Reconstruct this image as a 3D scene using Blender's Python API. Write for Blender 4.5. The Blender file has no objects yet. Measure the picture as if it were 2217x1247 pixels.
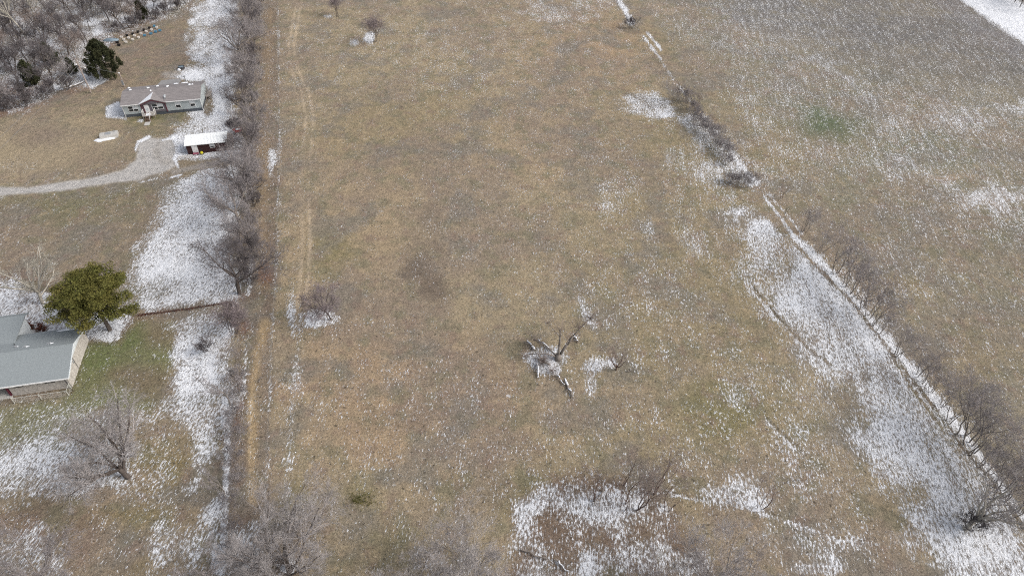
import bpy, math, random
import numpy as np
from mathutils import Vector, Matrix
S = bpy.context.scene
R = math.radians
# ------------------------------------------------------------------ camera
CH = 75.0; PITCH = R(42); FPX = 1498.0; IW, IH = 2217, 1247
SN, CS = math.sin(PITCH), math.cos(PITCH)
cam = bpy.data.objects.new('camera', bpy.data.cameras.new('camera'))
S.collection.objects.link(cam); S.camera = cam
cam.location = (0, 0, CH); cam.rotation_euler = (R(90) - PITCH, 0, 0)
cam.data.sensor_width = 36; cam.data.lens = 36 * FPX / IW
cam.data.clip_start = 1; cam.data.clip_end = 20000
# ------------------------------------------------------------------ light (thin bright overcast)
SUN_EL, SUN_AZ = R(40), R(100)
w = bpy.data.worlds.new('World'); S.world = w; w.use_nodes = True
nt = w.node_tree; bg = nt.nodes['Background']
sky = nt.nodes.new('ShaderNodeTexSky'); sky.sky_type = 'NISHITA'; sky.sun_disc = False
sky.sun_elevation = SUN_EL; sky.sun_rotation = SUN_AZ; sky.dust_density = 5; sky.air_density = 1.0
hs = nt.nodes.new('ShaderNodeHueSaturation'); hs.inputs['Saturation'].default_value = 0.42
nt.links.new(sky.outputs[0], hs.inputs['Color']); nt.links.new(hs.outputs[0], bg.inputs[0])
bg.inputs[1].default_value = 0.15
sl = bpy.data.lights.new('sun', 'SUN'); sl.energy = 1.1; sl.angle = R(28); sl.color = (1, .96, .9)
so = bpy.data.objects.new('sun', sl); S.collection.objects.link(so)
sd = Vector((math.sin(SUN_AZ) * math.cos(SUN_EL), math.cos(SUN_AZ) * math.cos(SUN_EL), math.sin(SUN_EL)))
so.rotation_euler = sd.to_track_quat('Z', 'Y').to_euler()
S.view_settings.view_transform = 'Standard'; S.view_settings.look = 'None'
S.view_settings.exposure = 0.38; S.view_settings.gamma = 1
S.cycles.use_denoising = False; S.cycles.filter_width = 1.15; S.cycles.max_bounces = 4
S.render.resolution_x = 1024; S.render.resolution_y = 575

# ------------------------------------------------------------------ helpers
def G(u, v, z=0.0):
    a = (u - 1108.5) / FPX; b = (623.5 - v) / FPX
    t = (CH - z) / (SN - b * CS)
    return np.array([a * t, (CS + b * SN) * t, z])

def link(o, parent=None):
    S.collection.objects.link(o)
    if parent is not None: o.parent = parent
    return o
def tag(o, label=None, cat=None, group=None, kind=None):
    if label: o['label'] = label
    if cat: o['category'] = cat
    if group: o['group'] = group
    if kind: o['kind'] = kind
    return o
def thing(name, label, cat, loc=(0, 0, 0), rz=0, group=None):
    o = bpy.data.objects.new(name, None); o.empty_display_size = .5
    link(o); o.location = loc; o.rotation_euler = (0, 0, rz)
    return tag(o, label, cat, group)

class MB:
    def __init__(s): s.v = []; s.f = []
    def add(s, vs, fs):
        n = len(s.v); s.v += [tuple(x) for x in vs]; s.f += [tuple(i + n for i in f) for f in fs]; return s
    def box(s, x0, y0, z0, x1, y1, z1):
        return s.add([(x0,y0,z0),(x1,y0,z0),(x1,y1,z0),(x0,y1,z0),(x0,y0,z1),(x1,y0,z1),(x1,y1,z1),(x0,y1,z1)],
                     [(3,2,1,0),(4,5,6,7),(0,1,5,4),(1,2,6,5),(2,3,7,6),(3,0,4,7)])
    def prism(s, prof, a0, a1, axis='x'):
        n = len(prof); vs = []
        for a in (a0, a1):
            for p, z in prof: vs.append((a, p, z) if axis == 'x' else (p, a, z))
        fs = [tuple(range(n)), tuple(range(2 * n - 1, n - 1, -1))]
        fs += [(i, i + n, (i + 1) % n + n, (i + 1) % n) for i in range(n)]
        return s.add(vs, fs)
    def bar(s, p, q, r, r2=None, n=6):
        p = Vector(p); q = Vector(q); d = (q - p)
        if d.length < 1e-6: return s
        d.normalize(); r2 = r if r2 is None else r2
        a = d.orthogonal().normalized(); b = d.cross(a)
        vs = [p + (a * math.cos(t) + b * math.sin(t)) * r for t in [2 * math.pi * k / n for k in range(n)]]
        vs += [q + (a * math.cos(t) + b * math.sin(t)) * r2 for t in [2 * math.pi * k / n for k in range(n)]]
        return s.add(vs, [(i, (i + 1) % n, (i + 1) % n + n, i + n) for i in range(n)] + [tuple(range(n - 1, -1, -1)), tuple(range(n, 2 * n))])
    def lathe(s, prof, n=16, c=(0, 0, 0)):
        vs = []; m = len(prof)
        for k in range(n):
            t = 2 * math.pi * k / n
            for r, z in prof: vs.append((c[0] + r * math.cos(t), c[1] + r * math.sin(t), c[2] + z))
        fs = [(k * m + j, ((k + 1) % n) * m + j, ((k + 1) % n) * m + j + 1, k * m + j + 1) for k in range(n) for j in range(m - 1)]
        return s.add(vs, fs)
    def blob(s, c, r, seed=0, n=10):
        rg = random.Random(seed); vs = []; fs = []; m = 5
        for j in range(m):
            ph = (j / (m - 1)) * math.pi / 2
            for k in range(n):
                t = 2 * math.pi * k / n; q = 1 + rg.uniform(-.22, .22)
                vs.append((c[0] + r[0] * q * math.cos(ph) * math.cos(t), c[1] + r[1] * q * math.cos(ph) * math.sin(t), c[2] + r[2] * math.sin(ph)))
        for j in range(m - 1):
            for k in range(n):
                fs.append((j * n + k, j * n + (k + 1) % n, (j + 1) * n + (k + 1) % n, (j + 1) * n + k))
        return s.add(vs, fs)
    def mesh(s, name):
        me = bpy.data.meshes.new(name); me.from_pydata(s.v, [], s.f); me.update(); return me
    def build(s, name, mat, parent=None, smooth=False):
        me = s.mesh(name); me.materials.append(mat)
        if smooth:
            for p in me.polygons: p.use_smooth = True
        return link(bpy.data.objects.new(name, me), parent)

# ------------------------------------------------------------------ materials
def mat(name, col, rough=.85, var=.25, scale=3., col2=None, bump=0, metallic=0, stretch=(1, 1, 1), spec=.3):
    m = bpy.data.materials.new(name); m.use_nodes = True; N = m.node_tree.nodes; K = m.node_tree.links
    b = N['Principled BSDF']; b.inputs['Roughness'].default_value = rough; b.inputs['Metallic'].default_value = metallic
    b.inputs['Specular IOR Level'].default_value = spec
    tc = N.new('ShaderNodeTexCoord'); mp = N.new('ShaderNodeMapping'); mp.inputs['Scale'].default_value = stretch
    K.new(tc.outputs['Object'], mp.inputs[0])
    n = N.new('ShaderNodeTexNoise'); n.inputs['Scale'].default_value = scale; n.inputs['Detail'].default_value = 5; n.inputs['Roughness'].default_value = .65
    K.new(mp.outputs[0], n.inputs['Vector'])
    r = N.new('ShaderNodeValToRGB'); c2 = col2 or tuple(c * (1 + var) for c in col); c1 = tuple(c * (1 - var) for c in col)
    r.color_ramp.elements[0].position = .3; r.color_ramp.elements[1].position = .7
    r.color_ramp.elements[0].color = (*c1, 1) if not col2 else (*col, 1); r.color_ramp.elements[1].color = (*c2, 1)
    K.new(n.outputs[0], r.inputs[0]); K.new(r.outputs[0], b.inputs['Base Color'])
    if bump:
        bu = N.new('ShaderNodeBump'); bu.inputs['Strength'].default_value = bump; bu.inputs['Distance'].default_value = .05
        K.new(n.outputs[0], bu.inputs['Height']); K.new(bu.outputs[0], b.inputs['Normal'])
    return m
def wave_bump(m, scale, direction, strength=.4, dist=.03):
    N = m.node_tree.nodes; K = m.node_tree.links; b = N['Principled BSDF']
    tc = N.new('ShaderNodeTexCoord'); wv = N.new('ShaderNodeTexWave'); wv.bands_direction = direction; wv.inputs['Scale'].default_value = scale
    K.new(tc.outputs['Object'], wv.inputs[0]); bu = N.new('ShaderNodeBump'); bu.inputs['Strength'].default_value = strength; bu.inputs['Distance'].default_value = dist
    K.new(wv.outputs['Fac'], bu.inputs['Height']); K.new(bu.outputs[0], b.inputs['Normal'])
    return m
M = {}
M['siding'] = wave_bump(mat('siding', (.36, .40, .41), .6, .06, 1.2), 1.6, 'Z', .5)
M['dark_siding'] = wave_bump(mat('dark_siding', (.125, .115, .13), .6, .08, 2), 1.6, 'Z', .4)
M['burgundy'] = mat('burgundy', (.10, .022, .035), .5, .15, 4)
M['skirt'] = wave_bump(mat('skirt', (.075, .085, .10), .6, .12, 2), 1.2, 'X', .4)
M['shingle'] = mat('shingle', (.205, .188, .188), .95, .3, 2.2, bump=.4, stretch=(.35, 2.2, 2.2))
M['shingle_flat'] = mat('shingle_flat', (.24, .235, .235), .95, .12, 2.0, bump=.3)
M['grey_roof'] = mat('grey_roof', (.225, .25, .26), .95, .12, 5.0, bump=.5)
M['white_trim'] = mat('white_trim', (.72, .72, .72), .5, .05, 4)
M['white_metal'] = wave_bump(mat('white_metal', (.78, .80, .80), .4, .04, 2), 1.1, 'X', .6, .04)
M['glass'] = mat('glass', (.02, .025, .03), .08, .2, 2, spec=.6)
M['blind'] = mat('blind', (.52, .55, .57), .5, .08, 2)
M['wood_grey'] = mat('wood_grey', (.28, .25, .23), .9, .25, 6, stretch=(1, 6, 1))
M['wood_white'] = mat('wood_white', (.6, .58, .56), .8, .1, 6)
M['wood_brown'] = mat('wood_brown', (.13, .08, .06), .9, .25, 6)
M['barn_red'] = wave_bump(mat('barn_red', (.042, .018, .018), .85, .25, 3), 1.3, 'X', .5)
M['concrete'] = mat('concrete', (.42, .41, .39), .9, .18, 2.5, bump=.3)
M['stone'] = mat('stone', (.26, .24, .215), .9, .3, 2.2, col2=(.56, .53, .49), bump=.6, stretch=(1, 1, 1.8))
M['gable_white'] = mat('gable_white', (.55, .59, .61), .6, .06, 3)
M['dark_metal'] = mat('dark_metal', (.05, .05, .055), .5, .15, 5)
M['grey_metal'] = mat('grey_metal', (.33, .34, .35), .45, .15, 6, metallic=.3)
M['rail_metal'] = mat('rail_metal', (.5, .5, .46), .5, .1, 6)
M['snow'] = mat('snow', (.78, .80, .84), .9, .05, 5, bump=.4)
M['pole_wood'] = mat('pole_wood', (.30, .25, .225), .9, .2, 5, stretch=(5, 5, .6))
M['white_tub'] = mat('white_tub', (.66, .63, .60), .6, .1, 6)
M['black_tub'] = mat('black_tub', (.012, .012, .015), .5, .1, 6)
M['blue_tub'] = mat('blue_tub', (.09, .25, .38), .5, .1, 6)
M['soil'] = mat('soil', (.16, .13, .11), .95, .3, 8)
M['tarp'] = mat('tarp', (.17, .22, .26), .6, .25, 2, bump=.5)
M['yellow'] = mat('yellow', (.62, .55, .03), .5, .08, 5)
M['red'] = mat('red', (.36, .07, .07), .5, .2, 5)
M['purple_red'] = mat('purple_red', (.35, .10, .15), .5, .2, 5)
M['bark'] = mat('bark', (.20, .175, .155), .95, .3, 3, bump=.5, stretch=(3, 3, .7))
M['bark_dark'] = mat('bark_dark', (.085, .07, .062), .95, .3, 3, bump=.5, stretch=(3, 3, .7))
M['bark_red'] = mat('bark_red', (.13, .085, .07), .95, .3, 3, bump=.5, stretch=(3, 3, .7))
M['bark_pale'] = mat('bark_pale', (.40, .37, .32), .9, .25, 2, stretch=(2, 2, .7))
M['twig'] = mat('twig', (.27, .245, .245), .95, .2, .6)
M['twig_light'] = mat('twig_light', (.34, .315, .31), .95, .2, .6)
M['twig_dark'] = mat('twig_dark', (.135, .12, .124), .95, .25, .6)
M['twig_brown'] = mat('twig_brown', (.24, .195, .175), .95, .2, .6)
M['twig_purple'] = mat('twig_purple', (.235, .195, .20), .95, .2, .6)
M['twig_pale'] = mat('twig_pale', (.36, .34, .29), .95, .2, .6)
M['needles'] = mat('needles', (.075, .085, .02), .8, .3, .3, col2=(.145, .125, .03))
M['needles_dark'] = mat('needles_dark', (.016, .022, .010), .85, .3, .5, col2=(.045, .045, .016))
M['post_metal'] = mat('post_metal', (.12, .11, .10), .7, .2, 5)
M['wire'] = mat('wire', (.2, .2, .2), .6, .1, 5)
M['leaf_litter'] = mat('leaf_litter', (.10, .035, .022), .95, .35, 8)

# ------------------------------------------------------------------ ground
def axis(lo, hi, step, far):
    core = list(np.arange(lo, hi + 1e-6, step)); a = []; d = step; x = lo
    while x > -far:
        d *= 1.5; x -= d; a.append(x)
    b = []; d = step; x = core[-1]
    while x < far:
        d *= 1.5; x += d; b.append(x)
    return np.array(a[::-1] + core + b)
gx = axis(-160, 160, .34, 6000); gy = axis(29, 222, .34, 6000)
X, Y = np.meshgrid(gx, gy); nx, ny = len(gx), len(gy)
X = X.ravel(); Y = Y.ravel()
dep = np.maximum(Y * CS + CH * SN, 5.0)
U = 1108.5 + FPX * X / dep; V = 623.5 - FPX * (Y * SN - CH * CS) / dep
behind = (Y < 20)
def sm(d, f): t = np.clip(.5 - d / (2 * f), 0, 1); return t * t * (3 - 2 * t)
def poly_d(pts):
    inside = np.zeros(len(U), bool); dmin = np.full(len(U), 1e9); n = len(pts)
    for i in range(n):
        x0, y0 = pts[i]; x1, y1 = pts[(i + 1) % n]
        if y0 != y1:
            c = ((y0 > V) != (y1 > V)) & (U < (x1 - x0) * (V - y0) / (y1 - y0) + x0); inside ^= c
        dx, dy = x1 - x0, y1 - y0; t = np.clip(((U - x0) * dx + (V - y0) * dy) / (dx * dx + dy * dy + 1e-9), 0, 1)
        dmin = np.minimum(dmin, np.hypot(U - x0 - t * dx, V - y0 - t * dy))
    return np.where(inside, -dmin, dmin)
def line_d(pts):
    dmin = np.full(len(U), 1e9)
    for i in range(len(pts) - 1):
        x0, y0 = pts[i]; x1, y1 = pts[i + 1]; dx, dy = x1 - x0, y1 - y0
        t = np.clip(((U - x0) * dx + (V - y0) * dy) / (dx * dx + dy * dy + 1e-9), 0, 1)
        dmin = np.minimum(dmin, np.hypot(U - x0 - t * dx, V - y0 - t * dy))
    return dmin
# cheap value noise to roughen the outlines of every painted patch
rs = np.random.RandomState(7); NG = rs.rand(256, 256)
def vn(s, ox=0):
    x = X * s + 1000.3 + ox; y = Y * s + 1000.7 + ox * 1.7; xi = np.floor(x).astype(int); yi = np.floor(y).astype(int)
    fx = x - xi; fy = y - yi; fx = fx * fx * (3 - 2 * fx); fy = fy * fy * (3 - 2 * fy)
    g = lambda a, b: NG[a % 256, b % 256]
    return (g(xi, yi) * (1 - fx) + g(xi + 1, yi) * fx) * (1 - fy) + (g(xi, yi + 1) * (1 - fx) + g(xi + 1, yi + 1) * fx) * fy - .5
WOB = vn(.12) * 1.2 + vn(.35, 9) * .8 + vn(.9, 31) * .5
snow = np.full(len(U), .0); col = np.zeros((len(U), 3)); col[:] = (.272, .222, .150); fur = np.zeros(len(U))
def w_of(shape, f, wob):
    k, pts = shape[0], shape[1]
    if k == 'P': d = poly_d(pts)
    elif k == 'L': d = line_d(pts) - shape[2]
    else: (cx, cy, rx, ry) = pts; d = (np.hypot((U - cx) / rx, (V - cy) / ry) - 1) * min(rx, ry)
    return sm(d + WOB * wob, f)
def P(*p): return ('P', p)
def L(w, *p): return ('L', p, w)
def E(*p): return ('E', p)
def SNOW(val, f, *shapes, wob=None):
    global snow
    for s in shapes:
        k = w_of(s, f, f * 1.2 if wob is None else wob); snow = snow * (1 - k) + val * k
def COL(c, f, a, *shapes, wob=None):
    for s in shapes:
        k = (w_of(s, f, f * 1.0 if wob is None else wob) * a)[:, None]; col[:] = col * (1 - k) + np.array(c) * k
# --- field tone
COL((.290,.222,.148), 90, .7, E(800,520,170,260), E(1250,120,220,110), E(900,960,260,110), E(1150,330,250,90))
COL((.225,.185,.115), 90, .7, E(1500,350,220,160), E(1500,650,300,200), E(880,250,150,80), E(1450,980,260,120))
COL((.13,.10,.08), 24, .75, E(915,590,32,46), E(945,640,24,40), E(900,560,24,16)); COL((.20,.165,.13), 40, .6, E(920,590,60,110), E(940,450,30,70), E(1130,500,60,40), E(1000,820,60,50), E(1350,860,80,30), E(700,840,60,20), E(1240,30,80,30))
COL((.29,.205,.135), 60, .6, E(860,840,260,110), E(1150,900,150,60), E(1300,90,100,60))
COL((.15,.14,.065), 30, .6, E(780,1075,45,35), E(860,1180,80,40), E(1110,1060,120,40), E(720,560,40,60), E(1560,880,90,60), E(640,1080,30,40))
# --- right field
RF = P((1345,-60),(1500,215),(1700,450),(1810,590),(2230,1150),(2600,1150),(2600,-300),(1300,-300))
COL((.215,.188,.140), 14, 1, RF)
COL((.13,.122,.115), 110, 1, P((1420,-50),(2300,-50),(2300,220),(1900,140),(1600,60)))
COL((.105,.125,.075), 30, .85, E(1790,275,80,34)); COL((.14,.145,.10), 50, .7, E(1790,270,110,45), E(1950,300,200,60), E(2120,450,120,60), E(1850,420,90,30))
COL((.15,.14,.11), 60, .6, E(2000,520,150,60), E(1900,230,300,80), E(2100,700,100,70))
COL((.36,.27,.20), 18, .8, E(2140,432,60,16), E(1435,22,30,12), E(2060,385,30,6))
COL((.235,.19,.12), 40, .7, L(35,(1420,90),(1560,220),(1700,380),(1800,500),(1990,640)), E(1900,600,160,60), E(1700,310,150,50), E(2050,800,160,80))
SNOW(.07, 30, P((1345,-60),(1500,215),(1700,450),(1810,590),(2230,1150),(2600,1150),(2600,-300),(1300,-300)))
SNOW(.17, 70, P((1450,-50),(2300,-50),(2300,560),(2000,500),(1750,340),(1580,170)))
SNOW(.23, 60, E(1640,60,140,60), E(1820,330,200,70), E(2000,230,200,60), E(1700,250,60,60))
SNOW(.17, 60, E(2100,130,160,70), E(1900,590,200,60), E(1650,330,60,60))
SNOW(.33, 18, L(8,(1930,330),(2040,395),(2130,440),(2217,480)), L(8,(1760,120),(1860,190),(1950,300)), L(8,(1600,220),(1690,330)), E(2190,455,50,14), E(1970,640,50,12), E(1930,370,40,12), E(2090,255,60,25), E(1665,380,25,14))
SNOW(.45, 12, E(2140,425,70,22), E(2200,235,40,20))
SNOW(.0, 12, L(18,(1400,60),(1480,150),(1620,330),(1720,470),(1800,560)))
SNOW(1.1, 7, P((2060,-20),(2170,-20),(2260,40),(2260,125),(2150,50)), wob=4)
COL((.16,.15,.15), 8, .7, P((2000,-10),(2060,-10),(2150,50),(2250,120),(2250,160),(2120,80)))
# --- centre field scatter
SNOW(.13, 80, E(1500,400,190,110), E(1480,640,260,140), E(1700,860,170,160), E(1000,120,220,60), E(1250,950,300,60))
SNOW(.24, 50, E(1530,390,80,60), E(1640,520,60,80), E(1620,420,60,30), E(1750,760,60,100), E(1790,1000,110,120), E(1300,1030,140,40), E(1850,1170,150,50))
SNOW(.30, 20, E(1320,440,30,40), E(1450,350,30,40), E(1500,520,20,30), E(1400,500,20,30), E(1300,10,50,16), E(1180,30,40,20), E(1610,830,40,40), E(1600,1050,40,30))
SNOW(-.08, 50, E(800,450,130,250), E(1000,690,130,60), E(700,980,120,60), E(960,620,80,60))
SNOW(.075, 50, E(850,870,260,60), E(900,1000,260,60))
# --- snow bank inside the right fence
SNOW(.56, 38, P((1575,440),(1615,450),(1700,525),(1755,545),(1850,650),(1950,775),(2050,905),(2120,1000),(2230,1150),(2300,1300),(2040,1300),(1960,1160),(1935,1080),(1880,960),(1820,850),(1740,740),(1650,620),(1600,500)))
SNOW(.8, 14, E(1650,490,30,26), E(1600,460,16,14), L(12,(1740,580),(1850,690),(1900,760)), E(1930,930,40,26), L(18,(1900,920),(1990,1010),(2060,1090)), E(2110,1180,90,50), E(1730,650,40,20))
SNOW(.30, 14, E(1690,560,22,26), E(1850,820,36,18), E(1860,900,26,16), E(1980,1075,30,26), E(1660,600,20,20), E(1900,1060,60,14))
SNOW(.9, 6, L(5,(1725,515),(1800,592),(1900,712),(2000,830),(2060,905),(2150,1025),(2230,1140)), wob=3)
SNOW(.12, 3, L(2.5,(1715,520),(1760,570),(1850,660),(1960,800),(2030,890),(2080,965),(2150,1045),(2220,1150)), L(2,(1930,770),(1990,860),(2050,940),(2110,1020)), wob=2)
COL((.07,.06,.055), 4, .85, L(4,(1760,570),(1850,660),(1960,800),(2030,890),(2080,965),(2150,1045),(2220,1150)))
SNOW(.45, 6, L(4,(2030,925),(2110,1020),(2190,1140),(2217,1200)))
# --- fence line upper part
SNOW(.95, 5, L(5,(1325,-20),(1350,18),(1368,48)), L(1,(1393,78),(1430,128),(1440,150)), L(.6,(1402,72),(1432,108)), L(5,(1590,345),(1615,372),(1640,395)), L(5,(1597,370),(1625,398)), L(4,(1655,425),(1690,470),(1722,515)), L(3,(1665,420),(1705,465),(1735,505)), wob=4)
SNOW(.38, 8, L(5,(1440,145),(1470,190),(1530,262),(1590,340)), L(10,(1545,310),(1600,370)))
SNOW(.7, 3, L(1,(1440,145),(1470,190),(1512,238),(1560,300),(1600,355))); SNOW(.9, 10, E(1418,229,36,20), E(1440,240,26,14))
SNOW(.42, 12, E(1500,262,34,22), E(1560,380,50,22), E(1400,225,50,26), E(1530,300,20,20))
COL((.13,.12,.10), 12, .7, L(12,(1455,200),(1540,300),(1570,340),(1620,400)), E(1368,60,16,8))
SNOW(.2, 22, L(10,(1250,60),(1290,20),(1330,-10)))
# --- gullies across the field
for g in (((1630,620),(1680,680),(1745,750),(1800,790)), ((1660,905),(1740,980),(1780,1015),(1850,1070),(1930,1110),(1990,1150)), ((1560,1075),(1640,1100),(1730,1130),(1810,1160),(1900,1172)), ((1380,1055),(1460,1065),(1560,1085))):
    COL((.055,.048,.04), 2.5, .85, L(1.8, *g), wob=2)
    SNOW(.5, 4, L(2, *[(a - 5, b + 5) for a, b in g]), wob=4); SNOW(.03, 2, L(1.5, *g), wob=1)
# --- lone field trees
SNOW(.62, 10, E(632,685,9,34), E(690,688,34,18)); SNOW(.8, 8, E(672,690,16,10))
SNOW(.75, 5, E(798,82,11,11)); SNOW(.5, 5, E(713,36,12,5), E(765,92,8,6))
SNOW(.60, 12, E(1190,778,50,34), E(1290,790,36,24)); SNOW(.85, 6, E(1180,790,26,10), E(1325,785,12,12), E(1205,800,14,12)); SNOW(.5, 10, L(5,(1255,650),(1285,710)), L(6,(1205,820),(1240,865)), E(1280,835,16,26))
# --- thicket at the bottom
COL((.14,.098,.075), 24, .85, P((1120,1100),(1230,1020),(1420,1020),(1450,1090),(1500,1160),(1560,1260),(1080,1260),(1130,1180)))
SNOW(.42, 32, P((1130,1090),(1240,1035),(1390,1060),(1430,1100),(1440,1140),(1550,1260),(1130,1260)))
SNOW(.7, 16, E(1275,1085,22,12), E(1375,1090,18,12), L(10,(1250,1160),(1270,1247)), E(1145,1120,14,24), E(1335,1110,40,14), L(8,(1115,1190),(1135,1247)), E(1440,1100,6,6))
SNOW(.2, 24, E(1200,1150,30,20), E(1420,1140,50,24), E(1320,1170,60,16), E(1215,1215,24,24))
SNOW(.5, 16, E(1590,1075,50,20), E(1500,1220,60,30), E(1780,1225,60,14)); SNOW(.7, 6, E(1632,1093,14,6))
# --- hedgerow ground, track, left fence lines
COL((.15,.118,.095), 10, .9, P((555,-60),(604,-60),(606,400),(598,640),(590,700),(578,1260),(486,1260),(494,900),(520,640),(520,300),(525,0)))
SNOW(.03, 8, P((560,-20),(604,-20),(604,640),(590,700),(576,1260),(490,1260),(498,870),(530,640)))
COL((.24,.175,.11), 14, .7, L(9,(585,20),(575,300),(570,450),(572,620)))
COL((.33,.245,.145), 8, .85, L(13,(575,700),(555,800),(547,950),(548,1080)), wob=6); COL((.42,.32,.20), 4, .8, L(3,(545,860),(540,1000),(540,1060)), wob=3)
COL((.20,.16,.12), 10, .8, L(12,(572,760),(572,1080)))
COL((.15,.06,.04), 12, .6, E(575,590,16,18), E(530,700,10,30), E(510,900,8,50), E(505,1050,10,40))
SNOW(.36, 2.5, L(1.5,(602,20),(604,160),(605,300),(602,420),(600,560),(596,645)), wob=4)
SNOW(.4, 3, L(1.5,(592,670),(587,800),(582,930),(577,1060)), wob=4); SNOW(.7, 6, E(590,345,8,16), E(587,370,6,12)); SNOW(.6, 4, L(3,(545,560),(538,640)), L(3,(534,730),(528,850)))
SNOW(.3, 10, E(625,1000,8,60), E(650,850,6,30), L(6,(650,720),(625,960)))
SNOW(.55, 26, P((500,1140),(560,1140),(575,1250),(490,1250))); SNOW(.75, 12, E(620,1225,26,26), E(590,1180,8,20)); SNOW(.3, 24, E(920,1230,100,24), E(1110,1210,30,30))
# tyre tracks
for off in (0, 17):
    tr_ = ((650 + off*.5, -30), (624 + off*.7, 100), (630+off*.8,150), (652 + off, 200), (662 + off, 250), (656 + off, 320), (652 + off, 430), (655+off, 520), (650+off, 600), (640+off, 700))
    COL((.44,.355,.255), 3, .9, L(2.4, *tr_), wob=1); SNOW(-.1, 3, L(2, *tr_), wob=1)
COL((.235,.185,.125), 8, .5, L(3, (655,250),(652,430),(652,560)))
# --- left yard
YARD = P((-200,-40),(420,-40),(520,30),(510,640),(500,900),(488,1300),(-500,1300),(-500,300))
COL((.215,.175,.125), 14, 1, YARD)
COL((.30,.245,.165), 30, .85, E(90,320,160,70), E(190,260,70,30), E(60,385,120,20), E(250,230,50,40))
COL((.205,.16,.125), 20, .8, E(330,110,90,50), E(100,290,60,20), E(190,350,30,15))
COL((.15,.14,.085), 30, .8, E(200,440,240,40), E(330,600,70,60), E(250,500,120,60)); COL((.19,.155,.12), 30, .8, E(260,540,90,60), E(60,520,60,60))
COL((.14,.15,.06), 20, .8, E(400,250,60,14), E(345,270,60,16))
COL((.135,.145,.065), 30, 1, P((170,740),(300,690),(380,690),(370,800),(330,900),(200,880),(150,880))); COL((.10,.135,.045), 22, .85, E(215,775,50,40), E(160,878,30,14), E(260,740,50,20))
COL((.16,.12,.08), 20, .7, E(320,830,50,40), E(260,810,40,20), E(345,720,30,30))
COL((.16,.165,.085), 30, .9, P((-50,870),(200,870),(160,960),(-50,990))); COL((.19,.15,.075), 30, .8, E(330,1020,120,60), E(250,1120,200,50), E(240,1230,100,40), E(460,960,40,30))
COL((.17,.12,.09), 30, .8, E(100,1140,150,60), E(200,1200,60,30))
SNOW(-.25, 10, P((-100,150),(300,60),(400,60),(400,250),(300,340),(0,400),(-100,400)))
SNOW(.02, 14, E(320,300,60,20), E(40,360,60,20), E(350,400,60,16), E(250,420,200,14)); SNOW(-.05, 20, E(200,520,160,70))
SNOW(.80, 20, P((455,-20),(505,-20),(525,120),(510,250),(528,330),(510,420),(505,560),(520,655),(330,684),(290,650),(290,560),(350,460),(378,400),(440,372),(500,350),(420,345),(378,338),(376,300),(400,288),(430,245),(455,220),(450,165),(412,152),(424,70)))
SNOW(.95, 10, E(420,160,30,14), E(470,200,20,60), L(6,(480,80),(465,170)), L(8,(400,480),(330,560)), E(370,590,60,30), E(435,250,20,8), E(450,365,30,8), E(385,320,12,22))
SNOW(.55, 14, E(450,110,22,40), E(430,30,20,26), E(420,275,40,10), E(370,510,30,18), E(460,650,40,14), E(330,640,30,24), E(505,270,10,20), E(360,620,40,16))
SNOW(.3, 8, E(408,80,8,14), E(452,60,16,6)); COL((.16,.13,.09), 8, .8, E(450,225,14,26)); SNOW(.06, 6, E(452,222,11,22))
SNOW(.35, 14, L(14,(285,650),(280,590),(330,480),(370,410)))
SNOW(.8, 8, L(1.5,(410,50),(455,20)), wob=1)
SNOW(.6, 22, P((382,690),(500,668),(505,860),(496,960),(430,940),(360,900),(375,800))); SNOW(.88, 12, E(440,790,30,60), E(420,830,36,26), E(490,720,12,20), E(400,760,16,16)); SNOW(.5, 16, E(390,890,60,26), E(440,700,50,18))
SNOW(.22, 30, P((-50,880),(240,870),(350,880),(380,930),(250,960),(-50,980)))
SNOW(.46, 40, P((-50,990),(120,950),(260,930),(330,960),(300,1040),(280,1080),(-50,1120))); SNOW(.7, 16, E(60,1010,70,26), E(170,1040,60,14), E(270,1018,20,10), E(210,970,16,10), E(150,1060,40,16), E(225,1045,50,10))
SNOW(.22, 30, E(330,1040,70,60), E(400,980,60,30), E(240,1130,60,40), E(60,1130,60,20))
SNOW(.38, 40, P((-50,1150),(110,1090),(150,1200),(180,1260),(-50,1260)), P((310,1120),(480,1100),(485,1260),(300,1260))); SNOW(.68, 20, E(455,1110,34,34), E(425,1060,24,20), E(435,1010,14,30)); SNOW(.22, 30, E(250,1220,36,40), E(300,1100,40,20))
SNOW(.8, 14, L(14,(470,1080),(462,1150),(470,1230))); SNOW(.5, 20, P((385,860),(492,850),(488,1000),(440,1010))); SNOW(.95, 5, L(8,(489,870),(494,960),(490,1020),(487,1110),(478,1240)), wob=3)
# near the stone house / under the pine
COL((.17,.115,.095), 16, .85, P((-50,600),(90,585),(160,650),(300,680),(260,740),(180,740),(-50,700))); SNOW(.62, 16, P((-50,610),(40,605),(120,650),(170,700),(290,690),(255,725),(185,745),(-50,720))); SNOW(.85, 8, E(245,700,16,8), E(225,728,24,7), E(150,712,20,12), E(90,640,20,8), E(240,680,30,8))
SNOW(.03, 8, L(6,(20,860),(150,848))); COL((.10,.065,.035), 5, .9, L(6,(22,864),(80,856),(150,846))); COL((.07,.075,.03), 4, .7, L(3,(100,852),(150,844)), L(4,(162,836),(186,745)))
SNOW(.02, 5, L(4,(165,834),(190,748)))
COL((.16,.05,.034), 2.5, .95, L(2,(300,683),(340,678),(400,671),(460,662),(500,655)), wob=1.5); SNOW(.02, 2.5, L(2,(300,683),(340,678),(400,671),(460,662),(500,655)), wob=1)
COL((.12,.05,.035), 6, .6, L(4,(300,690),(380,684))); COL((.15,.07,.045), 10, .6, E(520,650,12,14))
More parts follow.
